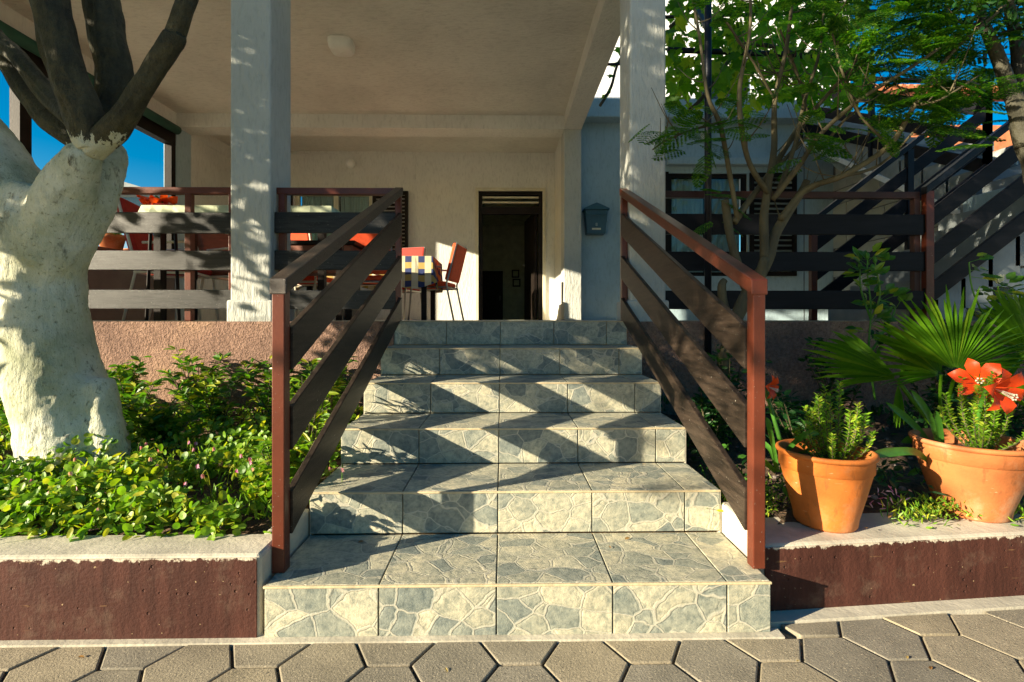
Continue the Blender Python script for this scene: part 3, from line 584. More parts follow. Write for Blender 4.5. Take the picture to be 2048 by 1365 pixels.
# ================================================================= RAILINGS
ZT = [(1.588, 1.456), (1.345, 1.222), (1.095, 0.975)]
def porch_rail(x0, x1, posts, label, mt=M_red, mb_=M_board, dz=0.0, zs=None):
    t = thing('porch_railing', label, 'railing', ((x0+x1)/2, 3.16, FL)); c = (x0+x1)/2; L = x1-x0
    o = MB().box(-L/2, L/2, -0.005, 0.038, 1.710-FL+dz, 1.752-FL+dz).build('top_rail', mt, t, bevel=0.003)
    for (zt, z0) in ZT:
        w = zt-z0; o = MB().box(-L/2, L/2, -0.011, 0.011, -w/2, w/2).build('board', mb_, t, bevel=0.003); o.location = (0, -0.022, (zt+z0)/2-FL+random.uniform(-.003, .003))
    for px in posts: MB().box(px-c-0.02, px-c+0.02, -0.009, 0.032, 0, 1.709-FL+dz).build('post', mt, t, bevel=0.003)
    return t
RXL, RXR = -0.667, ax(1243, 3.16)+0.0
porch_rail(XW, XA-0.002, [-3.3, ax(385, 3.2), XA-0.03], 'slatted porch railing between the white trunk and left column')
porch_rail(XB+0.002, RXL-0.02, [XB+0.035], 'slatted porch railing between left column and the steps')
XE1 = ax(1833, 3.16)
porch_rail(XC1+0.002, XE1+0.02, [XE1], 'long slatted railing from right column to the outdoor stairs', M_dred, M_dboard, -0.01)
Ylo, Yhi = 1.495, 3.15
def stair_rail(x, side, label, hm):
    t = thing('stair_railing', label, 'handrail', (x, Ylo, RS)); z0 = RS; zt, zh = 1.03, 1.752; m = (zh-zt)/(Yhi-Ylo); hw = 0.019
    MB().box(-hw, hw, -0.02, 0.02, 0, zt-z0-0.012).build('lower_post', M_red, t, bevel=0.003)
    MB().box(-hw, hw, Yhi-Ylo-0.02, Yhi-Ylo+0.02, FL-z0, zh-z0-0.012).build('upper_post', M_red, t, bevel=0.003)
    a = 0.026; L = Yhi-Ylo+0.02
    MB().add([(-a, -0.022, zt-z0-0.048), (a, -0.022, zt-z0-0.048), (a, L, zh-z0-0.04), (-a, L, zh-z0-0.04), (-a, -0.022, zt-z0), (a, -0.022, zt-z0), (a, L, zh-z0+0.008), (-a, L, zh-z0+0.008)], [(3, 2, 1, 0), (4, 5, 6, 7), (0, 1, 5, 4), (1, 2, 6, 5), (2, 3, 7, 6), (3, 0, 4, 7)]).build('handrail', hm, t, bevel=0.004)
    lows = [(0.884, 0.752), (0.641, 0.508), (0.383, 0.250)]; ups = [(1.588, 1.446), (1.315, 1.172), (1.048, 0.915)]
    for (l1, l0), (u1, u0) in zip(lows, ups):
        xa, xb = (0.004, 0.026) if side > 0 else (-0.026, -0.004)
        y0, y1 = 0.021, Yhi-Ylo-0.021
        MB().add([(xa, y0, l0-z0), (xb, y0, l0-z0), (xb, y1, u0-z0), (xa, y1, u0-z0), (xa, y0, l1-z0), (xb, y0, l1-z0), (xb, y1, u1-z0), (xa, y1, u1-z0)], [(3, 2, 1, 0), (4, 5, 6, 7), (0, 1, 5, 4), (1, 2, 6, 5), (2, 3, 7, 6), (3, 0, 4, 7)]).build('board', M_boardS, t, bevel=0.003)
        for yy, mm in ((0.02, (l1+l0)/2), (Yhi-Ylo-0.045, (u1+u0)/2)):
            MB().box(-0.006 if side > 0 else -0.003, 0.003 if side > 0 else 0.006, yy, yy+0.024, mm-z0-0.07, mm-z0+0.07).build('bracket', M_red, t)
    return t
stair_rail(ax(556, 1.475), 1, 'red brown sloping railing on the left side of the steps', M_handw)
stair_rail(ax(1519, 1.475), -1, 'red brown sloping railing on the right side of the steps', M_red)

# outdoor stairs
def ramp_rail(P0, P1, th, posts, label, hgt=0.86, mt=M_dboard):
    """boards between two base points; vertical faces"""
    P0, P1 = Vector(P0), Vector(P1); t = thing('outdoor_stair_railing', label, 'railing', P0)
    d = P1-P0; hd = Vector((d.x, d.y, 0)).normalized(); nrm = Vector((-hd.y, hd.x, 0))*th
    def bar(za, zb_, nm, mat, k=1.0):
        nn = nrm*k; vs = [Vector((0, 0, za))-nn, Vector((0, 0, za))+nn, d+Vector((0, 0, za))+nn, d+Vector((0, 0, za))-nn, Vector((0, 0, zb_))-nn, Vector((0, 0, zb_))+nn, d+Vector((0, 0, zb_))+nn, d+Vector((0, 0, zb_))-nn]
        MB().add(vs, [(3, 2, 1, 0), (4, 5, 6, 7), (0, 1, 5, 4), (1, 2, 6, 5), (2, 3, 7, 6), (3, 0, 4, 7)]).build(nm, mat, t, bevel=0.003)
    bar(hgt-0.05, hgt, 'top_rail', M_metal, 2.0)
    for za, zb_ in ((0.07, 0.20), (0.31, 0.44), (0.56, 0.68)): bar(za, zb_, 'board', mt)
    for f in posts:
        p = d*f; MB().box(p.x-0.025, p.x+0.025, p.y-0.02, p.y+0.02, p.z-0.03, p.z+hgt-0.051).build('post', M_red if f < 0.05 else M_metal, t)
    return t
YN, YFa = 3.16, 4.05
NX0 = XE1; FX0 = ax(1626, YFa); FX1 = ax(1975, YFa); FZ1 = az(167, YFa, 1975)-0.86
sl_ = (FZ1-FL)/(FX1-FX0)
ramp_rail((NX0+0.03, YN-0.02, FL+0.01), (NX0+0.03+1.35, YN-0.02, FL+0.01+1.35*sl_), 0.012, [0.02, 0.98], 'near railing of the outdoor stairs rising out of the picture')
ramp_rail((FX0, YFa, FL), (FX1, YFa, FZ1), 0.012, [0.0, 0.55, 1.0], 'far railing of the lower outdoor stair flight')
os_ = thing('outdoor_staircase', 'concrete outdoor stairs climbing from the terrace to the annex roof', 'staircase', (FX0, YN, FL))
nst = 8; run = (FX1-FX0)/nst; rise = (FZ1-FL)/nst
for k in range(nst):
    MB().box(k*run+0.1, k*run+0.1+run+0.03, 0.06, YFa-YN-0.04, max(0, (k+1)*rise-0.34), (k+1)*rise).build('step', M_bottom, os_)
MB().box(nst*run+0.1, XE-FX0, 0.06, YFa-YN+0.1, nst*rise-0.2, nst*rise).build('landing', M_bottom, os_)
UX0 = FX1; UY0, UY1 = YFa+0.1, 6.55; n2 = 9; UZ1 = 3.55; r2 = (UZ1-FZ1)/n2; ru2 = (UY1-UY0)/n2
for k in range(n2):
    MB().box(UX0-FX0, XE-FX0-0.005, UY0-YN+k*ru2, UY0-YN+(k+1)*ru2+0.02, FZ1-FL+(k+1)*r2-0.36, FZ1-FL+(k+1)*r2).build('step', M_bottom, os_)
MB().add([(UX0-FX0-0.02, UY0-YN, FZ1-FL-0.30), (UX0-FX0-0.02, UY1-YN, UZ1-FL-0.30), (UX0-FX0-0.02, UY1-YN, UZ1-FL-0.24), (UX0-FX0-0.02, UY0-YN, FZ1-FL-0.24), (UX0-FX0, UY0-YN, FZ1-FL-0.30), (UX0-FX0, UY1-YN, UZ1-FL-0.30), (UX0-FX0, UY1-YN, UZ1-FL-0.24), (UX0-FX0, UY0-YN, FZ1-FL-0.24)], [(0, 1, 2, 3), (7, 6, 5, 4), (0, 4, 5, 1), (3, 2, 6, 7)]).build('stringer_edge', M_far, os_)
ramp_rail((UX0, UY0-0.1, FZ1+0.02), (UX0, UY1+0.1, 3.42), 0.012, [0.0, 0.5, 1.0], 'slatted railing of the upper outdoor stair flight')
# roof terrace rail
# block wall
bw = thing('block_wall', 'pale painted block wall beside the outdoor stairs', 'wall', (XE, 5.0, FL))
def wall_top(y): return 1.50+max(0, (y+0.9))*0.42 if y > -0.9 else 1.50
q = MB(); q.box(0.012, 0.2, -2.2, 2.0, -0.9, 0.0)
for k in range(21): y_ = -2.2+k*0.2; q.box(0.012, 0.2, y_, y_+0.2-0.0005, 0.0, math.floor((wall_top(y_+.1))/0.2)*0.2-0.01)
q.build('mortar_backing', M_joint, bw)
bh, bl = 0.20, 0.44; bme = None
for r_ in range(17):
    for c in range(-6, 5):
        y0 = c*bl+(bl/2 if r_ % 2 else 0)
        if y0 < -2.2 or y0+bl > 2.0 or (r_+1)*bh > wall_top(y0+bl/2)+.02: continue
        if bme is None: o = MB().box(0, 0.02, 0.005, bl-0.005, 0.005, bh-0.005).build('block', M_block, bw, bevel=0.004); bme = o
        else: o = bme.copy(); C.objects.link(o)
        o.location = (random.uniform(-.003, .003), y0, r_*bh)
o = MB().box(0, 0.5, 0, 0.4, 0, 1.3).build('wall_pier', M_annex, bevel=0.01); o.location = (3.75, 3.55, FL-0.3); tag(o, 'rendered white pier tinted blue for shade at the right edge behind the rose', 'pier')  # the pier's blue is shade carried by the plaster colour
# background: white upper house, tiled roofs
wh = thing('white_house', 'bright white upper wall of a house behind the annex roof', 'house', (3, 10, 3.9))
MB().box(-4.0, ax(1700, 10)-3, 0, 3, 0, 4.4).build('wall', M_far, wh)
w_ = MB().box(1.0, 2.0, -0.03, 0.01, 0.9, 2.2).build('window', M_dark, wh); MB().box(1.06, 1.94, -0.034, -0.03, 0.96, 2.14).build('pane', M_glass, w_)
MB().box(-4.2, ax(1700, 10)-2.8, -0.3, 3.3, 4.4, 4.55).build('eave', M_rooft, wh)
nb = thing('tiled_roof_house', 'distant house with orange tiled roof beyond the outdoor stairs', 'house', (14, 16, 3))
p0 = at(1740, 300, 16)
MB().box(ax(1735, 16)-14, ax(2150, 16)-14, 0, 5, -3, az(250, 16, 1850)-3).build('wall', M_rooft, nb)
zr = az(155, 16, 1850)-3; ze_ = az(190, 16, 1850)-3
q = MB()
for k in range(46):
    x = ax(1725, 16)-14+k*0.24; q.tube([(x, -0.5, ze_), (x, 2.5, zr+0.6)], 0.11, 6)
t_ = q.build('roof_tiles', M_rooft, nb); t_['kind'] = 'stuff'
MB().box(ax(1725, 16)-14, ax(2160, 16)-14, -0.45, -0.2, ze_-0.3, ze_-0.08).build('fascia', M_brownp, nb)
n3 = thing('neighbour_house', 'pale neighbouring house with dark shutter beyond the porch pots', 'house', (-11, 13, 0))
MB().box(-6, 1.3, 0, 6, 0, az(425, 13)).build('lower_wall', M_blueshade, n3)
MB().box(-5.0, ax(345, 13)+11, 0.02, 6, az(425, 13), az(392, 13, 300)).build('upper_wall', M_blueshade, n3)
MB().prism([(-6, -0.5, az(398, 13)), (ax(300, 13)+11.6, -0.5, az(398, 13)), (ax(240, 13)+11, -0.5, az(375, 13)+0.1), (-6, -0.5, az(372, 13)+0.6)], (0, 7, 0)).build('roof', M_bottom, n3)
o_ = MB().box(ax(205, 13)+11, ax(238, 13)+11, -0.06, -0.003, az(432, 13), az(410, 13)).build('shutter', M_dark, n3)

# ================================================================= PERGOLA POLE, WIRES
pg = thing('pergola', 'black steel pergola pole with cross bar carrying the grape vine', 'pergola', (ax(1416, 3.05), 3.05, 0.3))
pxx = ax(1416, 3.05)
MB().tube([(0, 0, 0), (0, 0, 4.2)], 0.021, 12).build('pole', M_metal, pg, smooth=True)
a, b2 = at(1335, 100, 3.9), at(1720, 115, 3.9); o = pg.location
MB().tube([a-o, b2-o], 0.022, 8).build('cross_bar', M_metal, pg)
MB().tube([(0, 0, at(1416, 60, 3.05).z-0.3), Vector(at(1395, 20, 3.9))-o], 0.02, 8).build('brace', M_metal, pg)
for yy in (4.4, 5.2): a = at(1250, -100, yy); MB().tube([Vector((1.0, yy, 3.62))-o, Vector((3.6, yy, 3.72))-o], 0.015, 8).build('cross_bar', M_metal, pg)
cl = thing('clothes_line', 'thin clothes line strung below the sky at upper right', 'clothes line', at(1980, 110, 5.0))
a, b2 = at(1890, 105, 5.0), at(2120, 112, 5.0); MB().tube([a-cl.location, b2-cl.location], 0.005, 5).build('wire', M_metal, cl)
for i, (x, y) in enumerate(((1941, 108), (1970, 112))):
    p = at(x, y, 5.0); g = thing('clothes_peg', ('left clothes peg hanging on the line against the sky', 'right clothes peg hanging on the line against the sky')[i], 'clothes peg', p, 0.3*i, 'clothes pegs on the line')
    for sg in (-1, 1): l_ = MB().box(-0.008, 0.008, -0.008, 0.008, -0.11, 0.05).build('leg', M_metal, g); l_.rotation_euler = (0, sg*R(9), 0); l_.location = (sg*0.012, 0, 0)

# ================================================================= WHITE TRUNK TREE
YT = 2.2
tr = thing('limewashed_tree', 'large tree with whitewashed trunk and dark pruned limbs at left', 'tree', at(130, 900, YT))
def tp(px, py, dy=0.0): return at(px, py, YT+dy)-tr.location
pxm = YT/F
def limb(mb, pts, n=16, sub=6, wob=0.06, k=0.84):
    P, Rr = smooth_path([tp(x, y, d) for x, y, r, d in pts], [r*k*pxm*(1+d/YT) for x, y, r, d in pts], sub); mb.tube(P, Rr, n, wob=wob)
q = MB()
limb(q, [(156, 990, 122, 0), (152, 915, 106, 0), (134, 840, 96, 0), (110, 760, 92, 0), (92, 680, 88, 0), (82, 600, 86, 0), (78, 530, 88, 0), (80, 455, 94, 0), (96, 380, 66, 0)], 26)
limb(q, [(95, 640, 30, .0), (115, 530, 56, -.01), (165, 425, 58, .0), (203, 352, 46, .05), (226, 305, 33, .08), (236, 284, 18, .08)], 18)
limb(q, [(90, 640, 36, .0), (100, 510, 70, -.04), (130, 400, 62, -.08), (160, 325, 44, -.13), (178, 296, 30, -.14)], 18)
limb(q, [(88, 660, 30, .0), (66, 540, 72, .03), (22, 400, 82, .09), (-50, 290, 76, .15), (-150, 170, 66, .2)], 20)
for (x, y, a_) in ((80, 905, -1), (215, 905, 1)): limb(q, [(x+a_*22, 965, 36, -.06), (x+a_*4, 880, 40, -.04), (x-a_*18, 760, 34, -.01)], 12)
o = q.build('trunk', M_trunk, tr, smooth=True)
rm = o.modifiers.new('remesh', 'REMESH'); rm.mode = 'VOXEL'; rm.voxel_size = 0.013; rm.use_smooth_shade = True
sm = o.modifiers.new('smooth', 'SMOOTH'); sm.iterations = 22; sm.factor = 0.6
tx_ = bpy.data.textures.new('bark_lumps', 'CLOUDS'); tx_.noise_scale = 0.13; dm_ = o.modifiers.new('lumps', 'DISPLACE'); dm_.texture = tx_; dm_.strength = 0.022; dm_.mid_level = 0.5
tx2 = bpy.data.textures.new('bark_fine', 'CLOUDS'); tx2.noise_scale = 0.025; dm2 = o.modifiers.new('fine', 'DISPLACE'); dm2.texture = tx2; dm2.strength = 0.007; dm2.mid_level = 0.5
for pts in ([(186, 302, 33, -.14), (170, 235, 40, -.15), (140, 160, 39, -.16), (112, 60, 37, -.16), (88, -60, 38, -.15), (40, -300, 30, -.1)],
            [(190, 290, 30, .0), (218, 215, 34, .02), (230, 150, 38, .03), (214, 60, 38, .03), (196, -60, 36, .04), (180, -300, 28, .1)],
            [(182, 300, 30, -.14), (225, 262, 30, -.16), (262, 215, 26, -.18), (300, 150, 23, -.2), (345, 82, 26, -.2), (352, 65, 22, -.2), (382, -20, 20, -.2), (440, -200, 14, -.1)],
            [(175, 285, 30, .02), (110, 250, 27, .05), (60, 190, 26, .08), (10, 110, 26, .1), (-60, 20, 25, .12), (-200, -150, 16, .2)],
            [(150, 240, 26, -.10), (95, 190, 22, -.02), (40, 120, 20, .0), (-20, 60, 20, .05), (-150, -120, 14, .1)]):
    q = MB(); limb(q, pts, 30, 14, 0.22, 0.80); o = q.build('limb', M_limb, tr, smooth=True)
# crown, unseen above and left; clumps added to shade trunk, columns and rails
q = MB(); cents = []
RC = np.random.default_rng(21)
for (c, s, n) in (((-4.6, 0.6, 4.0), (1.5, 1.6, 0.95), 64), ((-2.7, 1.3, 4.1), (1.1, 1.1, 0.55), 30), ((-5.6, 1.9, 3.3), (0.7, 0.6, 0.7), 16), ((-6.4, -0.6, 3.6), (1.0, 1.2, 0.8), 22), ((-5.4, -0.1, 2.9), (0.9, 0.7, 0.3), 14), ((-3.75, 1.30, 2.0), (0.35, 0.38, 0.42), 44), ((-5.1, -0.45, 3.25), (0.6, 0.6, 0.35), 46), ((-4.2, 1.75, 3.0), (0.5, 0.35, 0.7), 26), ((-4.3, 0.8, 4.2), (0.9, 0.45, 0.9), 60), ((-5.2, -0.7, 3.1), (0.7, 0.7, 0.35), 40), ((-5.2, 1.2, 3.2), (0.8, 0.8, 0.7), 26)):
    cents.append(np.array(c)+np.clip(RC.normal(size=(n, 3)), -1.6, 1.6)*np.array(s)*0.75)
cents = np.concatenate(cents); cents = cents[(cents[:, 2] > np.where(cents[:, 0] > -4.6, 1.5, 2.65))]
keep = ~((cents[:, 0] > -1.12*cents[:, 1]-0.4) & (cents[:, 2] < 1.15+0.68*np.maximum(cents[:, 1], 0)+0.4)); cents = cents[keep]
for c in cents:
    n = 42; p = c+RN.normal(size=(n, 3))*0.17; leaves(q, p, rdir(n, -0.3), rdir(n, 1.0), RN.uniform(.07, .13, n), RN.uniform(.05, .08, n))
o = q.build('crown', M_lshrub, tr); o.location = -tr.location; o['kind'] = 'stuff'

# ================================================================= FEATHERY TREE (right)
YF = 2.72
ft_ = thing('feathery_tree', 'small multi stemmed tree with fine feathery leaves beside right railing', 'tree', at(1440, 872, YF))
FP = ft_.location.copy(); fm = YF/F
def fl(pts, sub=5, n=9):
    P, Rr = smooth_path([at(x, y, YF+d)-FP for x, y, r, d in pts], [r*0.72*fm for x, y, r, d in pts], sub); q_ = MB(); q_.tube(P, Rr, n, wob=0.12); return q_
fl([(1437, 885, 19, 0), (1440, 800, 17, 0), (1448, 720, 16, 0), (1462, 660, 17, 0), (1480, 620, 19, 0), (1500, 585, 22, 0), (1512, 560, 17, 0)], 5, 14).build('trunk', M_bark2, ft_, smooth=True)
fl([(1480, 640, 13, 0.02), (1452, 625, 14, 0.03), (1443, 575, 12, .03), (1450, 560, 8, .03)], 4).build('stub', M_bark2, ft_, smooth=True)
limbs = [
 [(1498, 585, 16, 0), (1478, 540, 13, 0), (1460, 470, 12, 0), (1450, 400, 11, 0)],
 [(1505, 575, 19, 0), (1535, 520, 17, 0), (1555, 460, 14, .02), (1600, 390, 11, .05), (1614, 362, 10, .05)],
 [(1505, 590, 11, 0), (1525, 530, 12, -.05), (1528, 520, 11, -.05)],
 [(1515, 585, 14, -.03), (1528, 525, 10, -.05)],
 [(1530, 520, 14, 0), (1528, 440, 12, .0), (1535, 380, 11, .02), (1548, 300, 9, .05), (1550, 200, 7, .1), (1572, 100, 6, .1), (1590, -40, 4, .1)],
 [(1468, 445, 10, 0), (1500, 400, 9, .05), (1545, 340, 9, .1), (1575, 290, 8, .15), (1620, 230, 7, .2), (1690, 150, 5, .2), (1760, 60, 3, .3)],
 [(1475, 440, 7, 0), (1458, 340, 7, -.05), (1440, 250, 7, -.05), (1415, 190, 5, -.1), (1400, 80, 4, -.1), (1380, -30, 3, -.1)],
 [(1535, 385, 8, 0), (1500, 330, 7, -.1), (1482, 250, 7, -.15), (1480, 170, 6, -.15), (1500, 60, 4, -.2), (1500, -40, 3, -.2)],
 [(1560, 440, 9, 0), (1610, 380, 8, 0), (1690, 350, 8, -.1), (1780, 290, 7, -.15), (1830, 210, 6, -.2), (1900, 110, 5, -.25), (2000, 20, 4, -.3), (2060, -40, 3, -.3)],
 [(1545, 400, 8, 0), (1600, 330, 7, -.05), (1640, 270, 6, -.1), (1720, 200, 5, -.2), (1830, 130, 4, -.3), (1930, 60, 3, -.3)],
 [(1558, 380, 7, .05), (1590, 290, 6, .1), (1610, 200, 5, .15), (1640, 100, 4, .2), (1650, -20, 3, .2)],
 [(1560, 330, 6, .1), (1620, 270, 5, .15), (1640, 300, 4, .2), (1690, 240, 4, .2), (1800, 160, 3, .3)],
 [(1440, 245, 4, -.05), (1380, 262, 3, -.1), (1335, 280, 2.5, -.15), (1305, 300, 2, -.15)],
 [(1615, 230, 4, .2), (1595, 150, 4, .2), (1560, 60, 3, .1)],
 [(1550, 200, 4, .1), (1510, 130, 3, 0), (1450, 40, 3, -.1)],
 [(1780, 290, 4, -.15), (1720, 230, 3, -.2), (1680, 130, 3, -.2), (1660, 40, 2, -.2)],
 [(1830, 210, 4, -.2), (1880, 200, 3, -.3), (1960, 150, 2, -.3)],
 [(1600, 390, 7, 0.05), (1660, 360, 6, .1), (1760, 330, 4, .2), (1840, 250, 3, .2)]]
rt_ = random.Random(17)
for L in limbs:
    fl(L, 5, 8).build('branch', M_bark2, ft_, smooth=True)
tw = MB()
for L in limbs[4:]:
    for k in range(7):
        i_ = rt_.randrange(1, len(L)); f = rt_.random(); a, b2 = L[i_-1], L[i_]; x, y, d = [a[m]*(1-f)+b2[m]*f for m in (0, 1, 3)]
        p = at(x, y, YF+d)-FP; dd = Vector((rt_.uniform(-.8, 1), rt_.uniform(-.6, .5), rt_.uniform(.0, 1.1))).normalized()*rt_.uniform(.12, .34)
        P_, R_ = smooth_path([p, p+dd*.5+Vector((0, 0, -.015)), p+dd+Vector((0, 0, .02))], [.0042, .003, .0014], 4); tw.tube(P_, R_, 5, wob=.2)
tag(tw.build('twigs', M_bark2, ft_, smooth=True), kind='stuff')
# feather leaf template : bipinnate
def feather_template():
    vs = []; 
    for i in range(9):
        t = (i+1)/9.5
        for sgn in (-1, 1):
            L = 0.34*math.sin(math.pi*min(1, t*0.8+0.15)); base = np.array((0, t, 0)); dr_ = np.array((sgn*0.9, 0.42, -0.1)); dr_ /= np.linalg.norm(dr_)
            for k in range(8):
                p = base+dr_*L*(k+0.6)/8
                for s2 in (-1, 1): vs.append((p, dr_*0.35+s2*np.array((-dr_[1], dr_[0], 0))))
    return vs
FT = feather_template()
fpos = np.array([a for a, b in FT]); fdir = np.array([b for a, b in FT])
q = MB(); rr = random.Random(3); NF = 0
def feather(p, d, up, L):
    d = d.normalized(); x = d.cross(up).normalized(); u = x.cross(d); Mx = np.array((x, d, u)).T
    P = (fpos*L)@Mx.T+np.array(p); P[:, 2] -= 0.25*fpos[:, 1]**2*L
    D = fdir@Mx.T; leaves(q, P, D, np.tile(np.array(u), (len(P), 1))+RN.normal(size=(len(P), 3))*0.2, 0.019*L/0.2, 0.0085*L/0.2, DIA, DIAF)
def region_feathers(n, fx, sd):
    r_ = random.Random(sd); k = 0
    while k < n:
        px, py, dy = fx(r_)
        p = at(px, py, YF+dy); d = Vector((r_.uniform(-1, 1), r_.uniform(-1, .6), r_.uniform(-.35, .25))); up = Vector((r_.uniform(-.5, .5), r_.uniform(-.9, -.1), 1))
        feather(p, d, up, r_.uniform(.13, .24)); k += 1
def top_field(r_):
    px = r_.triangular(1500, 2090, 1850); lim = 90 if px < 1620 else 110+0.22*(px-1620)
    py = r_.triangular(-120, lim+60, 10)
    return px, py, r_.uniform(-.5, .5)
region_feathers(290, top_field, 1)
region_feathers(26, lambda r_: (r_.gauss(1400, 45), r_.gauss(255, 26), r_.uniform(-.25, .1)), 2)
region_feathers(60, lambda r_: (r_.uniform(1700, 1960), r_.gauss(205, 38), r_.uniform(-.3, .3)), 3)
region_feathers(12, lambda r_: (r_.gauss(1640, 60), r_.gauss(275, 25), r_.uniform(-.2, .2)), 4)
region_feathers(5, lambda r_: (r_.gauss(1435, 18), r_.gauss(410, 16), r_.uniform(-.05, .05)), 5)
region_feathers(8, lambda r_: (r_.uniform(1340, 1470), r_.uniform(-80, 90), r_.uniform(-.3, .3)), 6)
region_feathers(10, lambda r_: (r_.gauss(1580, 60), r_.gauss(170, 40), r_.uniform(-.3, .3)), 8)
o = q.build('crown', M_lfeath, ft_); o.location = -FP; o['kind'] = 'stuff'

# ================================================================= DARK TREE far right
YD = 2.5; dt = thing('dark_tree', 'dark rough barked tree at the upper right edge', 'tree', at(2090, 860, YD)); DP = dt.location.copy()
def dl(pts, n=12):
    P, Rr = smooth_path([at(x, y, YD+d)-DP for x, y, r, d in pts], [r*0.8*YD/F for x, y, r, d in pts], 6); q_ = MB(); q_.tube(P, Rr, n, wob=0.2); return q_
dl([(2135, 870, 40, 0), (2120, 600, 34, 0), (2095, 400, 32, 0), (2062, 290, 30, 0), (2045, 240, 26, 0)]).build('trunk', M_bark, dt, smooth=True)
for L in ([(2055, 290, 24, 0), (2028, 200, 19, 0), (1998, 120, 14, 0), (1972, 60, 12, 0), (1962, 20, 8, 0), (1950, -60, 6, 0)],
          [(2055, 280, 20, .05), (2040, 170, 17, .05), (2035, 90, 15, .05), (2020, 20, 12, .05), (2010, -60, 9, .05)],
          [(2036, 95, 9, .05), (2075, 60, 7, 0), (2120, 30, 6, 0)], [(1975, 65, 6, 0), (1930, 45, 4, 0), (1880, 50, 3, 0)], [(1998, 70, 5, 0), (2050, 55, 5, -.1), (2100, 50, 4, -.2)]):
    dl(L, 10).build('limb', M_bark, dt, smooth=True)
q = MB()
for c in range(60):
    px, py = rr.uniform(1880, 2120), rr.triangular(-120, 75, -10); p = np.array(at(px, py, YD+rr.uniform(-.3, .4)))
    n = 30; leaves(q, p+RN.normal(size=(n, 3))*0.07, rdir(n, -.2), rdir(n, 1), RN.uniform(.025, .055, n), RN.uniform(.014, .022, n))
o = q.build('crown', M_ldark, dt); o.location = -DP; o['kind'] = 'stuff'

# ================================================================= GRAPE VINE
vn = thing('grape_vine', 'grape vine with big lobed leaves hanging from the pergola', 'vine', (1.6, 3.9, FL)); VP = vn.location.copy()
q = MB(); rv = random.Random(11); pos = []; dr_ = []
for i in range(1250):
    px = rv.uniform(1335, 1740); py = rv.triangular(-90, 222, 150); y = rv.uniform(3.5, 5.6)
    pos.append(at(px, py, y)); 
for (px, py) in ((1232, 125), (1225, 150), (1222, 182), (1238, 95), (1215, 190), (1236, 60)): pos.append(at(px, py, 5.6))
n = len(pos); d = rdir(n, -0.9, .55); sz = RN.uniform(.06, .135, n)
leaves(q, pos, d, rdir(n, .4, .6)+np.array((0, -.9, 0)), sz, sz*1.05, VINE, VINEF)
o = q.build('foliage', M_lvine, vn); o.location = -VP; o['kind'] = 'stuff'
for L in ([(1200, 212, 3, 5.6), (1222, 175, 3, 5.6), (1240, 120, 3, 5.5), (1300, 50, 3, 5.2)], [(1340, 55, 4, 4.4), (1380, 20, 4, 4.4), (1430, -30, 4, 4.4)], [(1380, 220, 4, 4.2), (1410, 190, 4, 4.2), (1470, 110, 4, 4.2), (1530, 90, 4, 4.2), (1640, 130, 4, 4.3)], [(1500, 130, 4, 4.2), (1590, 135, 4, 4.3), (1620, 120, 3, 4.3)]):
    P, Rr = smooth_path([Vector(at(x, y, Y))-VP for x, y, r, Y in L], [r*Y/F for x, y, r, Y in L], 5); MB().tube(P, Rr, 7, wob=.2).build('stem', M_bark, vn, smooth=True)

# ================================================================= GARDEN PLANTS
def soilz(x, y): return 0.215+(y-1.55)/1.5*0.12
# shrubs along the plinth (left)
def shrub(x, y, h, w, nl, label, mat=M_lshrub, group=None, ls=(.045, .085), asp=.45, lean=(0, 0), stems=9, name='leafy_shrub'):
    z = soilz(x, y); t = thing(name, label, 'shrub', (x, y, z-0.01), 0, group); h = h*(0.82 if mat is M_lshrub else 1); q_ = MB(); s_ = MB(); r_ = random.Random(int(x*1000)+int(y*77))
    P = []; D = []
    for k in range(stems):
        a = r_.uniform(0, 6.28); rad = r_.uniform(.2, 1)*w; hh_ = h*r_.uniform(.65, 1.05); tip = Vector((math.cos(a)*rad+lean[0], math.sin(a)*rad*.6+lean[1], hh_))
        pts = [Vector((tip.x*.1, tip.y*.1, 0)), Vector((tip.x*.45, tip.y*.45, hh_*.45)), tip]; pp_, rr_ = smooth_path(pts, [.005, .0035, .0015], 5); s_.tube(pp_, rr_, 5)
        for j in range(nl//stems):
            f = r_.uniform(.18, 1.0)**.8; i0 = min(int(f*(len(pp_)-1)), len(pp_)-2); base = pp_[i0].lerp(pp_[i0+1], f*(len(pp_)-1)-i0)
            a2 = r_.uniform(0, 6.28); dd = Vector((math.cos(a2), math.sin(a2), r_.uniform(-.2, .9))); P.append(base+dd*0.01*r_.random()); D.append(dd)
    n = len(P); leaves(q_, P, D, rdir(n, 1.2, .5)+np.array((0, -.3, 0)), RN.uniform(*ls, n), RN.uniform(ls[0]*asp*1.1, ls[1]*asp*1.1, n))
    s_.build('stem', M_bark2, t); o_ = q_.build('foliage', mat, t); o_['kind'] = 'stuff'; return t
spots = [(-2.95, 2.75, .30, .25), (-2.55, 2.85, .38, .25), (-2.18, 2.90, .46, .24), (-1.98, 2.62, .36, .22), (-1.78, 2.90, .50, .26), (-1.52, 2.66, .38, .24), (-1.40, 2.93, .50, .22), (-1.22, 2.72, .38, .20), (-1.05, 2.92, .42, .18), (-2.35, 2.50, .30, .22), (-1.68, 2.45, .27, .2)]
pos_l = ['leftmost in the photo', 'second from the left edge', 'close behind the white trunk', 'low and just right of the white trunk', 'tallest, with yellow tips, against the brown plinth', 'low in the middle of the bed', 'tall against the plinth below left column', 'low and close to the left stair post', 'against the plinth nearest the steps', 'low behind the trunk foot', 'small and shaded in mid bed']
for (x, y, h, w), lb in zip(spots, pos_l): shrub(x, y, h, w, 330, 'green broad leaved shrub, '+lb, group='shrubs along the left plinth', ls=(.04, .075))
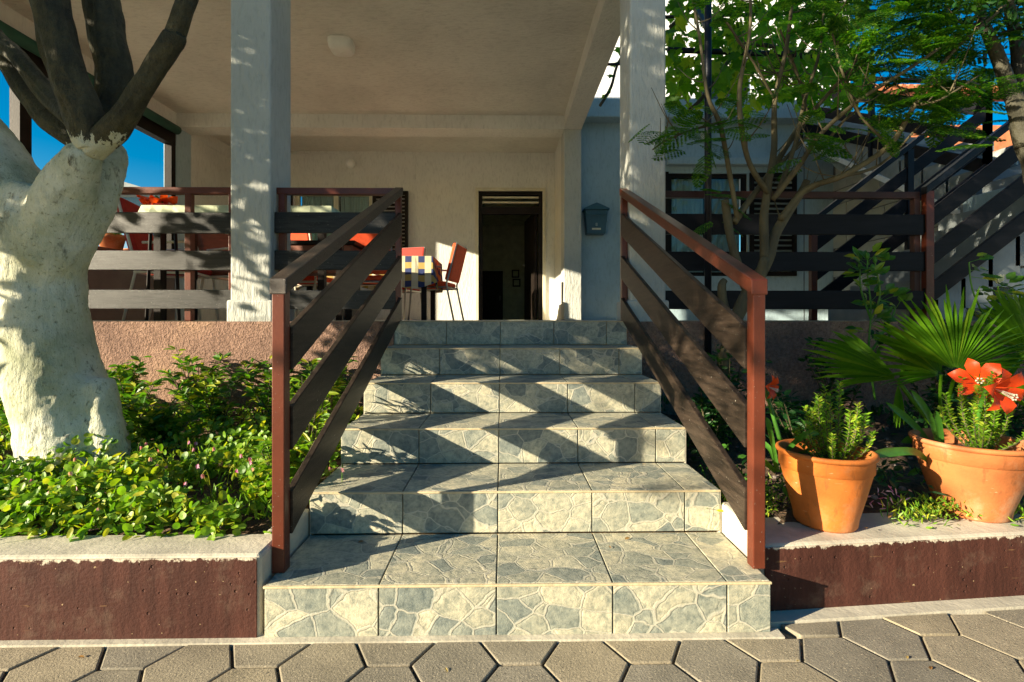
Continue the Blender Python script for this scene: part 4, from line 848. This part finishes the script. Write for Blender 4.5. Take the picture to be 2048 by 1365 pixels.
# young shoots beside steps seen through the railing
for i, (x, y, h) in enumerate(((-0.86, 2.15, .42), (-0.90, 2.5, .46), (-0.82, 1.85, .26))):
    shrub(x, y, h, .15, 300, ('bright slender leaved plant behind the left stair railing, middle', 'bright slender leaved plant behind the left stair railing, farthest', 'bright slender leaved plant behind the left stair railing, nearest')[i], M_lcover, 'slender plants behind the left railing', (.04, .075), .28, stems=14)
# ground cover left
q = MB(); rg = np.random.default_rng(5)
N = 1500; xs = rg.uniform(-3.1, XL-0.04, N); ys = 1.53+rg.beta(1.0, 1.6, N)*1.1
xs2, ys2 = xs[:N], ys[:N]
ok = ~((np.hypot(xs2+2.0, (ys2-2.2)) < .24)); xs2, ys2 = xs2[ok], ys2[ok]; n = len(xs2)
dens = np.array([noise.noise(Vector((x*3.2, y*3.2, 4))) for x, y in zip(xs2, ys2)]); kk = dens > -0.22; xs2, ys2 = xs2[kk], ys2[kk]; n = len(xs2)
for rep in range(8):
    z = 0.215+(ys2-1.55)*.08+rg.uniform(.01, .11, n)*(1+dens[kk]); p = np.stack([xs2+rg.normal(0, .02, n), np.maximum(ys2+rg.normal(0, .02, n), 1.50), z], 1)
    leaves(q, p, rdir(n, .25, .7), rdir(n, 1.3, .5)+np.array((0, -.4, 0)), rg.uniform(.014, .038, n), rg.uniform(.013, .034, n), ROUND, ROUNDF)
o = q.build('ground_cover', M_lcover); tag(o, kind='stuff')
q = MB(); N = 5200; xs = rg.uniform(-3.3, XL-0.03, N); ys = rg.uniform(1.55, 3.0, N); z = 0.215+(ys-1.55)*.08+rg.uniform(.0, .06, N)
ok = np.hypot(xs+2.0, ys-2.2) > .22; p = np.stack([xs, ys, z], 1)[ok]; n = len(p)
leaves(q, p, rdir(n, .9, .6), rdir(n, .3, .8), rg.uniform(.02, .05, n), rg.uniform(.007, .016, n))
o = q.build('low_weeds', M_lcover); tag(o, kind='stuff')
# pink nodding flowers
fl_ = thing('pink_flower_patch', 'patch of thin stemmed pink flowers among the bright ground cover', 'flowers', (-1.25, 1.9, .24)); s_ = MB(); f_ = MB(); rp = random.Random(5)
for k in range(46):
    x, y = rp.gauss(0, .26), rp.gauss(0, .14); h = rp.uniform(.08, .17); dx = rp.uniform(-.03, .03)
    P_, Rr = smooth_path([(x, y, 0), (x+dx*.4, y, h*.7), (x+dx, y, h), (x+dx*1.6, y, h-.015)], [.0015]*4, 3); s_.tube(P_, Rr, 4)
    leaves(f_, [(x+dx*1.6, y, h-.012)]*3, np.array([(0.3, 0, -1), (-.3, .2, -1), (0, -.3, -1)], float), rdir(3), .02, .012)
s_.build('stem', M_lcover, fl_)['kind'] = 'stuff'; f_.build('blossom', M_pink, fl_)['kind'] = 'stuff'
# ground cover right
q = MB(); N = 4200; xs = rg.uniform(XR+.05, 4.2, N); ys = rg.uniform(1.72, 3.05, N); z = 0.22+(ys-1.6)*.07+rg.uniform(0, .09, N); p = np.stack([xs, ys, z], 1)
kk = np.array([noise.noise(Vector((a*3, b*3, 9))) > -.05 for a, b in zip(xs, ys)]); p = p[kk]; n = len(p)
leaves(q, p, rdir(n, .6, .7), rdir(n, .7, .7), rg.uniform(.025, .06, n), rg.uniform(.012, .028, n)); o = q.build('dark_ground_cover', M_ldark); tag(o, kind='stuff')
q = MB(); pts = []
for (cx_, cy_, s0, n_) in ((1.52, 1.72, .05, 260), (1.80, 1.70, .05, 180), (1.42, 1.66, .035, 120), (0.90, 1.78, .06, 260), (0.92, 1.95, .09, 300)):
    pts.append(np.stack([rg.normal(cx_, s0*1.5, n_), rg.normal(cy_, s0*.6, n_), KT2+rg.uniform(0, .06, n_)], 1))
p = np.concatenate(pts); n = len(p); leaves(q, p, rdir(n, .7, .7), rdir(n, .5, .7), rg.uniform(.015, .035, n), rg.uniform(.005, .010, n)); o = q.build('creeping_sedum', M_lcover); tag(o, kind='stuff')
for i, (x, y, h, w) in enumerate(((1.9, 2.75, .5, .25), (2.5, 2.8, .6, .3), (1.25, 2.7, .45, .22), (3.1, 2.7, .65, .3), (2.15, 2.3, .42, .22), (1.35, 2.2, .32, .18), (2.75, 2.25, .5, .25), (0.98, 2.35, .3, .16))):
    shrub(x, y, h, w, 300, 'dark shaded shrub in the right bed, '+('centre back under the palm fan', 'at the back right of the palm', 'at the back left behind the small pot', 'in the far right back corner', 'between the two pots', 'directly behind the smaller pot', 'behind the large pot at right', 'close to the right stair railing')[i], M_ldark, 'dark shrubs in the right bed', (.035, .06))
# rose plants
def rose(px, base_y, Y, top, label, canes, flower=None, buds=()):
    t = thing('rose_bush', label, 'rose', at(px, base_y, Y)); B = t.location.copy(); s_ = MB(); q_ = MB()
    r_ = random.Random(px)
    for c in canes:
        P_, Rr = smooth_path([at(x, y, Y)-B for x, y in c], [.006*(1-.6*i/len(c)) for i in range(len(c))], 5); s_.tube(P_, Rr, 6)
        m_ = len(P_)
        for k in range(3, m_, 1):
            if r_.random() < .8:
                a = r_.uniform(-1, 1); d0 = Vector((a, r_.uniform(-.5, .5), r_.uniform(-.2, .5))).normalized(); st_ = P_[k]+d0*.05; s_.tube([P_[k], st_], .0015, 4)
                for dd in (Vector((0, 0, 0)), Vector((.05, 0, .01)), Vector((-.02, 0, .03))):
                    leaves(q_, [st_+dd*.6], [d0+dd*4+Vector((r_.uniform(-.3, .3), 0, r_.uniform(-.3, .3)))], [Vector((r_.uniform(-.3, .3), -.8, .8))], r_.uniform(.05, .075), r_.uniform(.035, .05))
    for (bx, by) in buds:
        p = at(bx, by, Y)-B; b_ = MB().ball((0, 0, 0), .011, 6, 1.8).build('bud', M_lstrap, t, smooth=True); b_.location = p
    s_.build('cane', M_lstrap, t); o_ = q_.build('foliage', M_lshrub, t); o_['kind'] = 'stuff'
    if flower:
        fx, fy = flower; p = at(fx, fy, Y)-B; f_ = MB()
        for k in range(9):
            a = k*2.4; leaves(f_, [p+Vector((math.cos(a)*.008, math.sin(a)*.008, -.012))], [Vector((math.cos(a)*.35, math.sin(a)*.35, 1))], [Vector((-math.cos(a), -math.sin(a), .3))], .052, .045)
        f_.build('blossom', M_white_petal, t, smooth=True)
    return t
rose(1750, 800, 2.7, 520, 'tall rose with green buds in front of the long railing', [[(1750, 800), (1738, 700), (1742, 620), (1735, 550), (1735, 515)], [(1742, 640), (1722, 580), (1720, 535)], [(1742, 640), (1760, 590), (1750, 525)], [(1745, 700), (1790, 620), (1760, 600)]], None, ((1735, 512), (1720, 532), (1750, 520), (1745, 535)))
rose(1990, 800, 2.6, 520, 'rose with one white blossom behind the fan palm', [[(1990, 800), (1975, 660), (1945, 580), (1938, 525)], [(1985, 700), (2010, 640), (1998, 590), (1996, 572)], [(1990, 750), (2050, 640), (2040, 600)]], (1997, 563))
# fan palm
pmx = thing('fan_palm', 'fan palm with pleated green fronds behind the terracotta pots', 'palm', at(1900, 900, 2.15)); PB = pmx.location.copy()
def frond(hub, L, n, a0, a1, nrm, tilt, base, mat=M_lpalm, droop=0.12):
    hub = Vector(hub); nrm = Vector(nrm).normalized(); ux = Vector((1, 0, 0)); ux = (ux-nrm*ux.dot(nrm)).normalized(); uy = nrm.cross(ux)
    if uy.z < 0: uy = -uy
    q_ = MB(); da = (a1-a0)/n
    for k in range(n):
        a = a0+(k+.5)*da; Lk = L*(0.82+.18*math.sin(math.pi*(k+.5)/n))*random.uniform(.86, 1.07); aj = a+random.uniform(-.022, .022); dro = droop*random.uniform(.4, 2.2)
        def pt(r, an, h): return hub+(ux*math.cos(an)+uy*math.sin(an))*r+nrm*h-Vector((0, 0, dro*(r/L)**3*L))
        rows = []
        for (r, w, pl) in ((0.015, da*.5, .0), (.28*L, da*.5, .010), (.46*L, da*.5, .012), (.66*L, da*.30, .012), (.86*L, da*.13, .008), (Lk, .002, 0)):
            rr2 = r*Lk/L if r > .6*L and r != Lk else r
            rows.append([pt(rr2, aj-w, -pl*.5), pt(rr2, aj, pl), pt(rr2, aj+w, -pl*.5)])
        vs = [p for r_ in rows for p in r_]; fs = []
        for i in range(len(rows)-1): b_ = i*3; fs += [(b_, b_+1, b_+4, b_+3), (b_+1, b_+2, b_+5, b_+4)]
        q_.add(vs, fs)
    o_ = q_.build('frond', mat, pmx); o_.location = -PB
    P_, Rr = smooth_path([Vector(base), (Vector(base)+hub)/2+Vector((0, .03, .02)), hub], [.009, .007, .006], 5); pt_ = MB().tube(P_, Rr, 7).build('petiole', mat, pmx); pt_.location = -PB
pb = at(1905, 900, 2.2)
frond(at(1912, 742, 2.05), .42, 34, R(2), R(150), (-.15, -1, .25), 0, pb)
frond(at(1912, 745, 2.08), .36, 18, R(-40), R(-5), (-.1, -.8, .6), 0, pb)
frond(at(1882, 750, 2.2), .36, 30, R(62), R(195), (.15, -1, .5), 0, pb)
frond(at(1795, 758, 2.25), .42, 26, R(100), R(190), (.1, -.75, .75), 0, pb, M_ldark if False else M_lpalm)
frond(at(1798, 762, 2.25), .20, 8, R(20), R(60), (.1, -.9, .4), 0, pb)
frond(at(2060, 700, 2.5), .40, 26, R(80), R(220), (.2, -1, .2), 0, pb)
frond(at(1796, 765, 2.25), .22, 4, R(-115), R(-95), (.1, -.9, .3), 0, pb)
# terracotta pots on the kerb
def pot(name, label, px, by, Y, rt, rb, h, mat, group='terracotta pots on the kerb', n=48, squash=1):
    p = at(px, by, Y); t = thing(name, label, 'flower pot', (p.x, Y, KT2), 0, group)
    prof = [(0.001, 0), (rb*.93, 0), (rb, .008), (rb*1.03, h*.12), (rb+(rt-rb)*.42, h*.42), (rb+(rt-rb)*.78, h*.74), (rb+(rt-rb)*.80, h*.755), (rb+(rt-rb)*.87, h*.76), (rt*.955, h*.92), (rt*.965, h*.935), (rt*1.0, h*.94), (rt*1.02, h*.965), (rt*1.01, h*.99), (rt*.985, h), (rt*.93, h), (rt*.90, h*.97), (rt*.88, h*.8), (rb*.9, .03), (0.001, .03)]
    MB().lathe(prof, n).build('body', mat, t, smooth=True)
    MB().lathe([(0.001, h*.80), (rt*.5, h*.81), (rt*.89, h*.80)], 24).build('soil', M_soil, t)
    return t
p1 = pot('flower_pot', 'smaller orange terracotta pot near the right stair post', 1650, 1066, 1.675, .149, .095, .255, M_terra)
p2 = pot('flower_pot', 'larger dusty terracotta pot at the right edge of the kerb', 1943, 1050, 1.755, .176, .106, .268, M_terra2)
M_scratch = M_terra2
def boxwood(c, h, w, n, label):
    t = thing('boxwood_plant', label, 'potted plant', c, 0, 'boxwood plants in the kerb pots'); q_ = MB(); s_ = MB(); r_ = random.Random(int(c[0]*999)); P = []; D = []; L_ = []
    for k in range(30):
        a = r_.uniform(0, 6.28); rad = w*r_.random()**.6; hh_ = h*(1-.55*(rad/w)**1.5)*r_.uniform(.75, 1.05); tip = Vector((math.cos(a)*rad, math.sin(a)*rad, hh_))
        pp_, rr_ = smooth_path([Vector((tip.x*.2, tip.y*.2, 0)), Vector((tip.x*.8, tip.y*.8, hh_*.5)), tip], [.003, .002, .001], 6); s_.tube(pp_, rr_, 4)
        for j in range(n//30):
            f = (j+.5)/(n//30); i0 = min(int(f*(len(pp_)-1)), len(pp_)-2); b_ = pp_[i0].lerp(pp_[i0+1], f*(len(pp_)-1)-i0); a2 = j*2.4+k
            P.append(b_); D.append(Vector((math.cos(a2), math.sin(a2), .75)))
    n_ = len(P); leaves(q_, P, D, rdir(n_, 1.0, .3), RN.uniform(.014, .024, n_), RN.uniform(.009, .014, n_)); s_.build('stem', M_bark2, t); o_ = q_.build('foliage', M_lbox, t); o_['kind'] = 'stuff'; return t
a = p1.location; boxwood((a.x+.03, a.y, a.z+.19), .30, .12, 1500, 'bushy light green boxwood growing in the smaller pot')
a = p2.location; boxwood((a.x+.015, a.y-.02, a.z+.22), .30, .14, 1700, 'bushy light green boxwood growing in the larger pot')
# amaryllis
def amaryllis(label, base, blooms, R0, leavesL=(), mat=M_petal, stem=.009):
    t = thing('amaryllis', label, 'flower', base); B = Vector(base); 
    for (c, fac) in blooms:
        c = Vector(c)-B; fac = Vector(fac).normalized(); u = fac.cross(Vector((0, 0, 1))).normalized(); w = u.cross(fac)
        P_, Rr = smooth_path([Vector((0, 0, 0)), (c-fac*R0*.8)*.6+Vector((0, 0, .01)), c-fac*R0*.75], [stem, stem*.8, stem*.7], 6); MB().tube(P_, Rr, 8).build('stem', M_lstrap, t, smooth=True)
        for k in range(6):
            a = k*math.pi/3+.2; rd = u*math.cos(a)+w*math.sin(a); tt = w*math.cos(a)-u*math.sin(a); vs = []; fs = []
            wid = R0*(.30 if k % 2 else .38)
            prof = [(0, .02, -.62), (.25, .35, -.35), (.50, .85, -.10), (.75, .9, .05), (.95, .45, .02), (1.12, .03, -.08)]
            for (rr_, ww, hh_) in prof:
                for s2 in (-1, -.5, 0, .5, 1): vs.append(c+rd*R0*rr_+fac*R0*(hh_+.06*abs(s2)*ww)+tt*wid*ww*s2)
            for i in range(len(prof)-1):
                for j in range(4): b_ = i*5+j; fs.append((b_, b_+1, b_+6, b_+5))
            MB().add(vs, fs).build('petal', mat, t, smooth=True)
        s_ = MB()
        for k in range(6):
            a = k*1.05; e = c+fac*R0*.35+(u*math.cos(a)+w*math.sin(a)-w*1.2)*R0*.12; s_.tube([c-fac*R0*.4, e], R0*.018, 4); s_.ball(e, R0*.045, 4)
        s_.build('stamen', M_cream, t)
    for pts, wd in leavesL: strap(t, [Vector(p)-B for p in pts], wd)
    return t
def strap(t, pts, wd, mat=M_lstrap):
    P_, Rr = smooth_path(pts, [1]*len(pts), 6); vs = []; n = len(P_)
    for i, p in enumerate(P_):
        d = (P_[min(i+1, n-1)]-P_[max(i-1, 0)]).normalized(); s_ = d.cross(Vector((0, -1, .3))).normalized(); f = i/(n-1); w_ = wd*(.55+.9*f-.35*f*f)*(1 if f < .7 else max(.04, 1-((f-.7)/.3)**2))
        up = s_.cross(d); vs += [p-s_*w_/2+up*wd*.15, p, p+s_*w_/2+up*wd*.15]
    MB().add(vs, [(3*i+j, 3*i+j+1, 3*i+j+4, 3*i+j+3) for i in range(n-1) for j in (0, 1)]).build('leaf', mat, t, smooth=True)
a = p2.location
amaryllis('big red amaryllis with two blooms in the larger pot', (a.x+.02, a.y+.02, a.z+.22), [(at(2012, 784, 1.62), (.15, -1, -.15)), (at(1958, 760, 1.75), (-.6, -.7, .35))], .078)
amaryllis('single shaded red bloom just behind the right stair post', at(1560, 880, 1.95), [(at(1546, 776, 1.95), (.6, -.8, -.1))], .05, [])
# strap leaf clumps
def clump(label, items, wd=.03, base=None, mat=M_lstrap):
    b_ = Vector(base); t = thing('strap_leaf_plant', label, 'plant', b_, 0)
    for pts in items: strap(t, [at(x, y, Y)-b_ for x, y, Y in pts], wd, mat)
    return t
clump('long arching strap leaves between the stair post and smaller pot', [[(1560, 945, 1.8), (1575, 900, 1.78), (1610, 870, 1.72), (1640, 868, 1.7)], [(1555, 945, 1.8), (1545, 890, 1.8), (1538, 855, 1.78), (1532, 835, 1.78)], [(1552, 940, 1.8), (1540, 900, 1.82), (1515, 880, 1.85), (1480, 858, 1.9)], [(1565, 945, 1.8), (1590, 915, 1.8), (1620, 905, 1.8)], [(1550, 945, 1.8), (1535, 930, 1.78), (1520, 920, 1.74)]], .022, at(1556, 948, 1.8))
clump('broad strap leaves left of the larger pot', [[(1885, 960, 1.85), (1882, 900, 1.85), (1876, 850, 1.84), (1870, 822, 1.84)], [(1860, 930, 1.8), (1830, 905, 1.7), (1780, 905, 1.66), (1735, 912, 1.62)], [(1880, 950, 1.9), (1850, 880, 1.9), (1815, 840, 1.9), (1770, 805, 1.9)], [(1890, 950, 1.9), (1860, 840, 1.9), (1820, 780, 1.9)], [(1900, 950, 1.9), (1870, 905, 1.9), (1830, 880, 1.9), (1800, 885, 1.88)]], .030, at(1880, 970, 1.87))
clump('dark iris leaves in shade behind the right railing', [[(1420, 900, 2.5), (1412, 840, 2.5), (1395, 790, 2.5)], [(1425, 900, 2.5), (1430, 830, 2.5), (1412, 800, 2.5)], [(1415, 900, 2.5), (1390, 850, 2.5), (1375, 840, 2.5)], [(1430, 900, 2.5), (1440, 840, 2.5), (1452, 800, 2.5)]], .04, at(1422, 905, 2.5), M_ldark)
# pink bloom near pots
t = thing('small_pink_flower', 'small spiky magenta flower between the two pots', 'flower', at(1775, 1020, 1.72)); q_ = MB(); n = 30; leaves(q_, RN.normal(size=(n, 3))*np.array((.035, .02, .02))+np.array((0, 0, .04)), rdir(n, -.2), rdir(n), .025, .006); q_.build('blossom', M_pink, t)['kind'] = 'stuff'
MB().tube([(0, 0, -.06), (0, 0, .04)], .002, 4).build('stem', M_lstrap, t)

# small stones and dry leaves on the soil
me_ = None; names = []
q = MB()
for k in range(260):
    x = random.uniform(-2.9, XL-.05) if k % 2 else random.uniform(XR+.1, 2.6); y = random.uniform(1.57, 2.6)+(0.2 if not k % 2 else 0); r_ = random.uniform(.004, .014); q.ball((x, y, soilz(x, y)+r_*.3), r_, 4, .7)
tag(q.build('soil_pebbles', M_grey), kind='stuff')

# ================================================================= PORCH FURNITURE
def chair(name, label, x, y, rz, frame=M_chrome, cush=M_orange, group='cushioned chairs on the porch', back_h=.92, woven=None):
    t = thing(name, label, 'chair', (x, y, FL), rz, group); w = .25; r = .0115
    for s_ in (-1, 1):
        MB().tube([(s_*w, -.26, 0), (s_*w, -.22, .40), (s_*w, -.20, .62), (s_*w, -.14, .66), (s_*w, .16, .64)], r, 8).build('arm_and_front_leg', frame, t, smooth=True)
        MB().tube([(s_*w*.92, .30, 0), (s_*w*.92, .22, .38), (s_*w*.92, .21, .44), (s_*w*.92, .34, back_h)], r, 8).build('rear_leg_and_back_post', frame, t, smooth=True)
    MB().tube([(-w, -.22, .40), (w, -.22, .40)], r, 8).tube([(-w*.92, .22, .40), (w*.92, .22, .40)], r, 8).tube([(-w, -.22, .40), (-w*.92, .22, .40)], r, 8).tube([(w, -.22, .40), (w*.92, .22, .40)], r, 8).build('seat_frame', frame, t)
    MB().tube([(-w*.92, .34, back_h), (w*.92, .34, back_h)], r, 8).build('top_bar', frame, t)
    MB().box(-w+.01, w-.01, -.24, .20, .41, .47).build('seat_cushion', woven or cush, t, bevel=.022)
    o_ = MB().box(-w+.02, w-.02, -.035, .03, 0, back_h-.46).build('back_cushion', cush, t, bevel=.02); o_.location = (0, .215, .48); o_.rotation_euler = (R(-14), 0, 0)
    return t
chair('porch_chair', 'red cushioned chair seen side on beside the plaid table', ax(872, 6.2), 6.15, R(-100))
chair('porch_chair', 'orange seated chair on the near side of the plaid table, left', ax(615, 5.4), 5.35, R(172), M_ivory)
chair('porch_chair', 'orange seated chair on the near side of the plaid table, right', ax(745, 5.3), 5.30, R(186), M_chrome)
chair('porch_chair', 'red backed chair half hidden by the upper left stair post', ax(798, 6.9), 6.85, R(-20), M_chrome, M_redc, back_h=1.05)
chair('porch_chair', 'ivory framed chair with deep red back near left railing', ax(345, 4.3), 4.35, R(105), M_ivory, M_redc, back_h=1.0)
chair('porch_chair', 'ivory framed chair with woven seat just left of left column', ax(455, 4.5), 4.75, R(80), M_ivory, M_brownp, back_h=.85)
# dining table
tb = thing('dining_table', 'dark dining table standing under the plaid cloth', 'table', (ax(735, 6.0), 6.1, FL)); 
MB().box(-.95, .80, -.42, .42, .70, .735).build('tabletop', M_brownp, tb, bevel=.006)
for (x, y) in ((-.88, -.36), (.73, -.36), (-.88, .36), (.73, .36)): MB().box(x-.03, x+.03, y-.03, y+.03, 0, .70).build('leg', M_dark, tb)
def cloth(x0, x1, y0, y1, z, drop, name, mat, loc, label):
    q_ = MB(); n = 18; ring = []
    for i in range(n): ring.append((x0+(x1-x0)*i/n, y0))
    for i in range(n): ring.append((x1, y0+(y1-y0)*i/n))
    for i in range(n): ring.append((x1-(x1-x0)*i/n, y1))
    for i in range(n): ring.append((x0, y1-(y1-y0)*i/n))
    m_ = len(ring); vs = [(x, y, z) for x, y in ring]; cx_, cy_ = (x0+x1)/2, (y0+y1)/2
    for i, (x, y) in enumerate(ring):
        f = .02+.018*math.sin(i*1.7)+.01*math.sin(i*.7); dx, dy = (x-cx_), (y-cy_); l_ = max(abs(dx)/(x1-x0), abs(dy)/(y1-y0))
        ox = math.copysign(f, dx) if abs(dx) > (x1-x0)*.49 else 0; oy = math.copysign(f, dy) if abs(dy) > (y1-y0)*.49 else 0
        vs.append((x+ox, y+oy, z-drop*(1+.12*math.sin(i*.9))))
    q_.add(vs, [(i, i+m_, (i+1) % m_+m_, (i+1) % m_) for i in range(m_)]+[tuple(range(m_))])
    o_ = q_.build(name, mat); o_.location = loc; tag(o_, label, 'tablecloth'); return o_
cloth(-.97, .84, -.44, .44, .742, .34, 'tablecloth', M_plaid, tb.location, 'blue and yellow plaid tablecloth on the dining table')
# pale clothed counter
ct = thing('serving_table', 'long high table behind the left column under a pale cloth', 'table', (ax(515, 4.0), 3.95, FL)); L = (ax(690, 4.0)-ax(345, 4.0))/2; Zc = az(414, 3.7)-FL
MB().box(-L, L, -.25, .25, Zc-.045, Zc-.006).build('tabletop', M_brownp, ct)
for x in (-L+.08, L-.08):
    for y in (-.2, .2): MB().box(x-.025, x+.025, y-.025, y+.025, 0, Zc-.045).build('leg', M_dark, ct)
cloth(-L-.01, L+.01, -.26, .26, Zc, .075, 'tablecloth', M_pale, ct.location, 'pale green white cloth on the high serving table')
bc = thing('sideboard', 'red brown wooden bench chest behind the middle railing', 'chest', (ax(640, 5.0), 4.85, FL)); MB().box(-.42, .42, -.16, .16, .45, .72).build('body', M_brownp, bc, bevel=.01); MB().box(-.45, .45, -.18, .18, .72, .76).build('lid', M_dark, bc, bevel=.006)
for x in (-.38, .38): MB().box(x-.03, x+.03, -.14, .14, 0, .45).build('leg', M_dark, bc)
# red flower pot on serving table
p = at(300, 430, 3.75); rp_ = thing('red_flower_pot', 'red pot holding the drooping red flower near the trunk', 'flower pot', (p.x, 3.9, FL+Zc-.10))
MB().lathe([(.001, 0), (.06, 0), (.085, .12), (.09, .12), (.09, .145), (.078, .145), (.07, .02), (.001, .02)], 20).build('body', M_redc, rp_, smooth=True); MB().box(-.12, .12, -.12, .12, -.03, -.002).build('saucer', M_redc, rp_)
stn = thing('plant_stand', 'dark stand carrying the red pot near left railing', 'stand', (p.x, 3.9, FL))
for a_ in (0, 2.1, 4.2): MB().tube([(.12*math.cos(a_), .12*math.sin(a_), 0), (.09*math.cos(a_), .09*math.sin(a_), Zc-.14)], .012, 6).build('leg', M_dark, stn)
MB().box(-.12, .12, -.12, .12, Zc-.15, Zc-.133).build('shelf', M_dark, stn)
amaryllis('red drooping flower in the red pot behind left railing', rp_.location+Vector((0, 0, .13)), [(at(312, 408, 3.9), (.3, -.4, -1)), (at(290, 405, 3.9), (-.6, -.5, -.6)), (at(330, 410, 3.88), (.7, -.5, -.5))], .10)
# pots on the side parapet
for i, (px, py, Y, rt, h) in enumerate(((190, 500, 5.22, .15, .20), (238, 503, 5.58, .135, .18), (282, 503, 5.90, .11, .06), (308, 503, 6.17, .11, .16))):
    x = XI-.14
    t = thing('parapet_pot', ('large terracotta pot closest to the trunk on the parapet', 'terracotta pot with green geranium on the parapet', 'shallow pale clay bowl on the parapet', 'farthest terracotta pot on the parapet')[i], 'flower pot', (x, Y, FL+.78), 0, 'pots on the porch parapet')
    MB().lathe([(.001, 0), (rt*.7, 0), (rt*.92, h*.72), (rt, h*.73), (rt*1.03, h*.98), (rt*.9, h), (rt*.8, h*.5), (.001, h*.5)], 24).build('body', M_terra2, t, smooth=True); MB().lathe([(.001, h*.85), (rt*.9, h*.85)], 16).build('soil', M_soil, t)
    if i != 2:
        g = thing('geranium', ('low green plant in the pot closest to the trunk', 'geranium with small red flowers in the parapet pot', 'slender green plant in the farthest parapet pot')[(0, 1, 0, 2)[i]], 'potted plant', (x, Y, FL+.78+h*.85)); q_ = MB(); n = 90
        leaves(q_, np.abs(RN.normal(size=(n, 3)))*np.array((0, 0, .06))+RN.normal(size=(n, 3))*np.array((.06, .06, .0)), rdir(n, .6), rdir(n, .8), .045, .035, ROUND, ROUNDF); q_.build('foliage', M_lcover, g)['kind'] = 'stuff'
        if i == 1:
            f_ = MB(); n = 24; leaves(f_, RN.normal(size=(n, 3))*np.array((.03, .03, .015))+np.array((.05, -.03, .13)), rdir(n), rdir(n), .03, .025); f_.build('blossom', M_petal, g)['kind'] = 'stuff'
            MB().tube([(0, 0, 0), (.05, -.03, .13)], .003, 5).build('stem', M_lstrap, g)
        else: MB().tube([(0, 0, 0), (.01, 0, .1)], .004, 5).build('stem', M_lstrap, g)

# leaf litter on soil, steps and pavers
q = MB(); P = []
for k in range(240): x = random.uniform(-2.9, XL-.03) if k % 2 else random.uniform(XR+.06, 2.6); y = random.uniform(1.56, 2.4); P.append((x, y, soilz(x, y)+.012))
for k in range(16): P.append((random.uniform(XL+.03, XR-.03), Y1+random.randint(0, 4)*TR+random.uniform(.2, .31), 0)); P[-1] = (P[-1][0], P[-1][1], (int((P[-1][1]-Y1)/TR)+1)*RS+.003)
for k in range(14): P.append((random.uniform(-1.5, 1.6), random.uniform(1.1, 1.36), .003))
M_dry = leafm('dry_leaf', (0.16, 0.08, 0.03), (0.30, 0.16, 0.05), (0.4, 0.3, 0.1), tr=0.1)
n = len(P); leaves(q, P, RN.normal(size=(n, 3))*np.array((1, 1, .15)), rdir(n, 2, .4), RN.uniform(.01, .028, n), RN.uniform(.005, .014, n)); tag(q.build('leaf_litter', M_dry), kind='stuff')
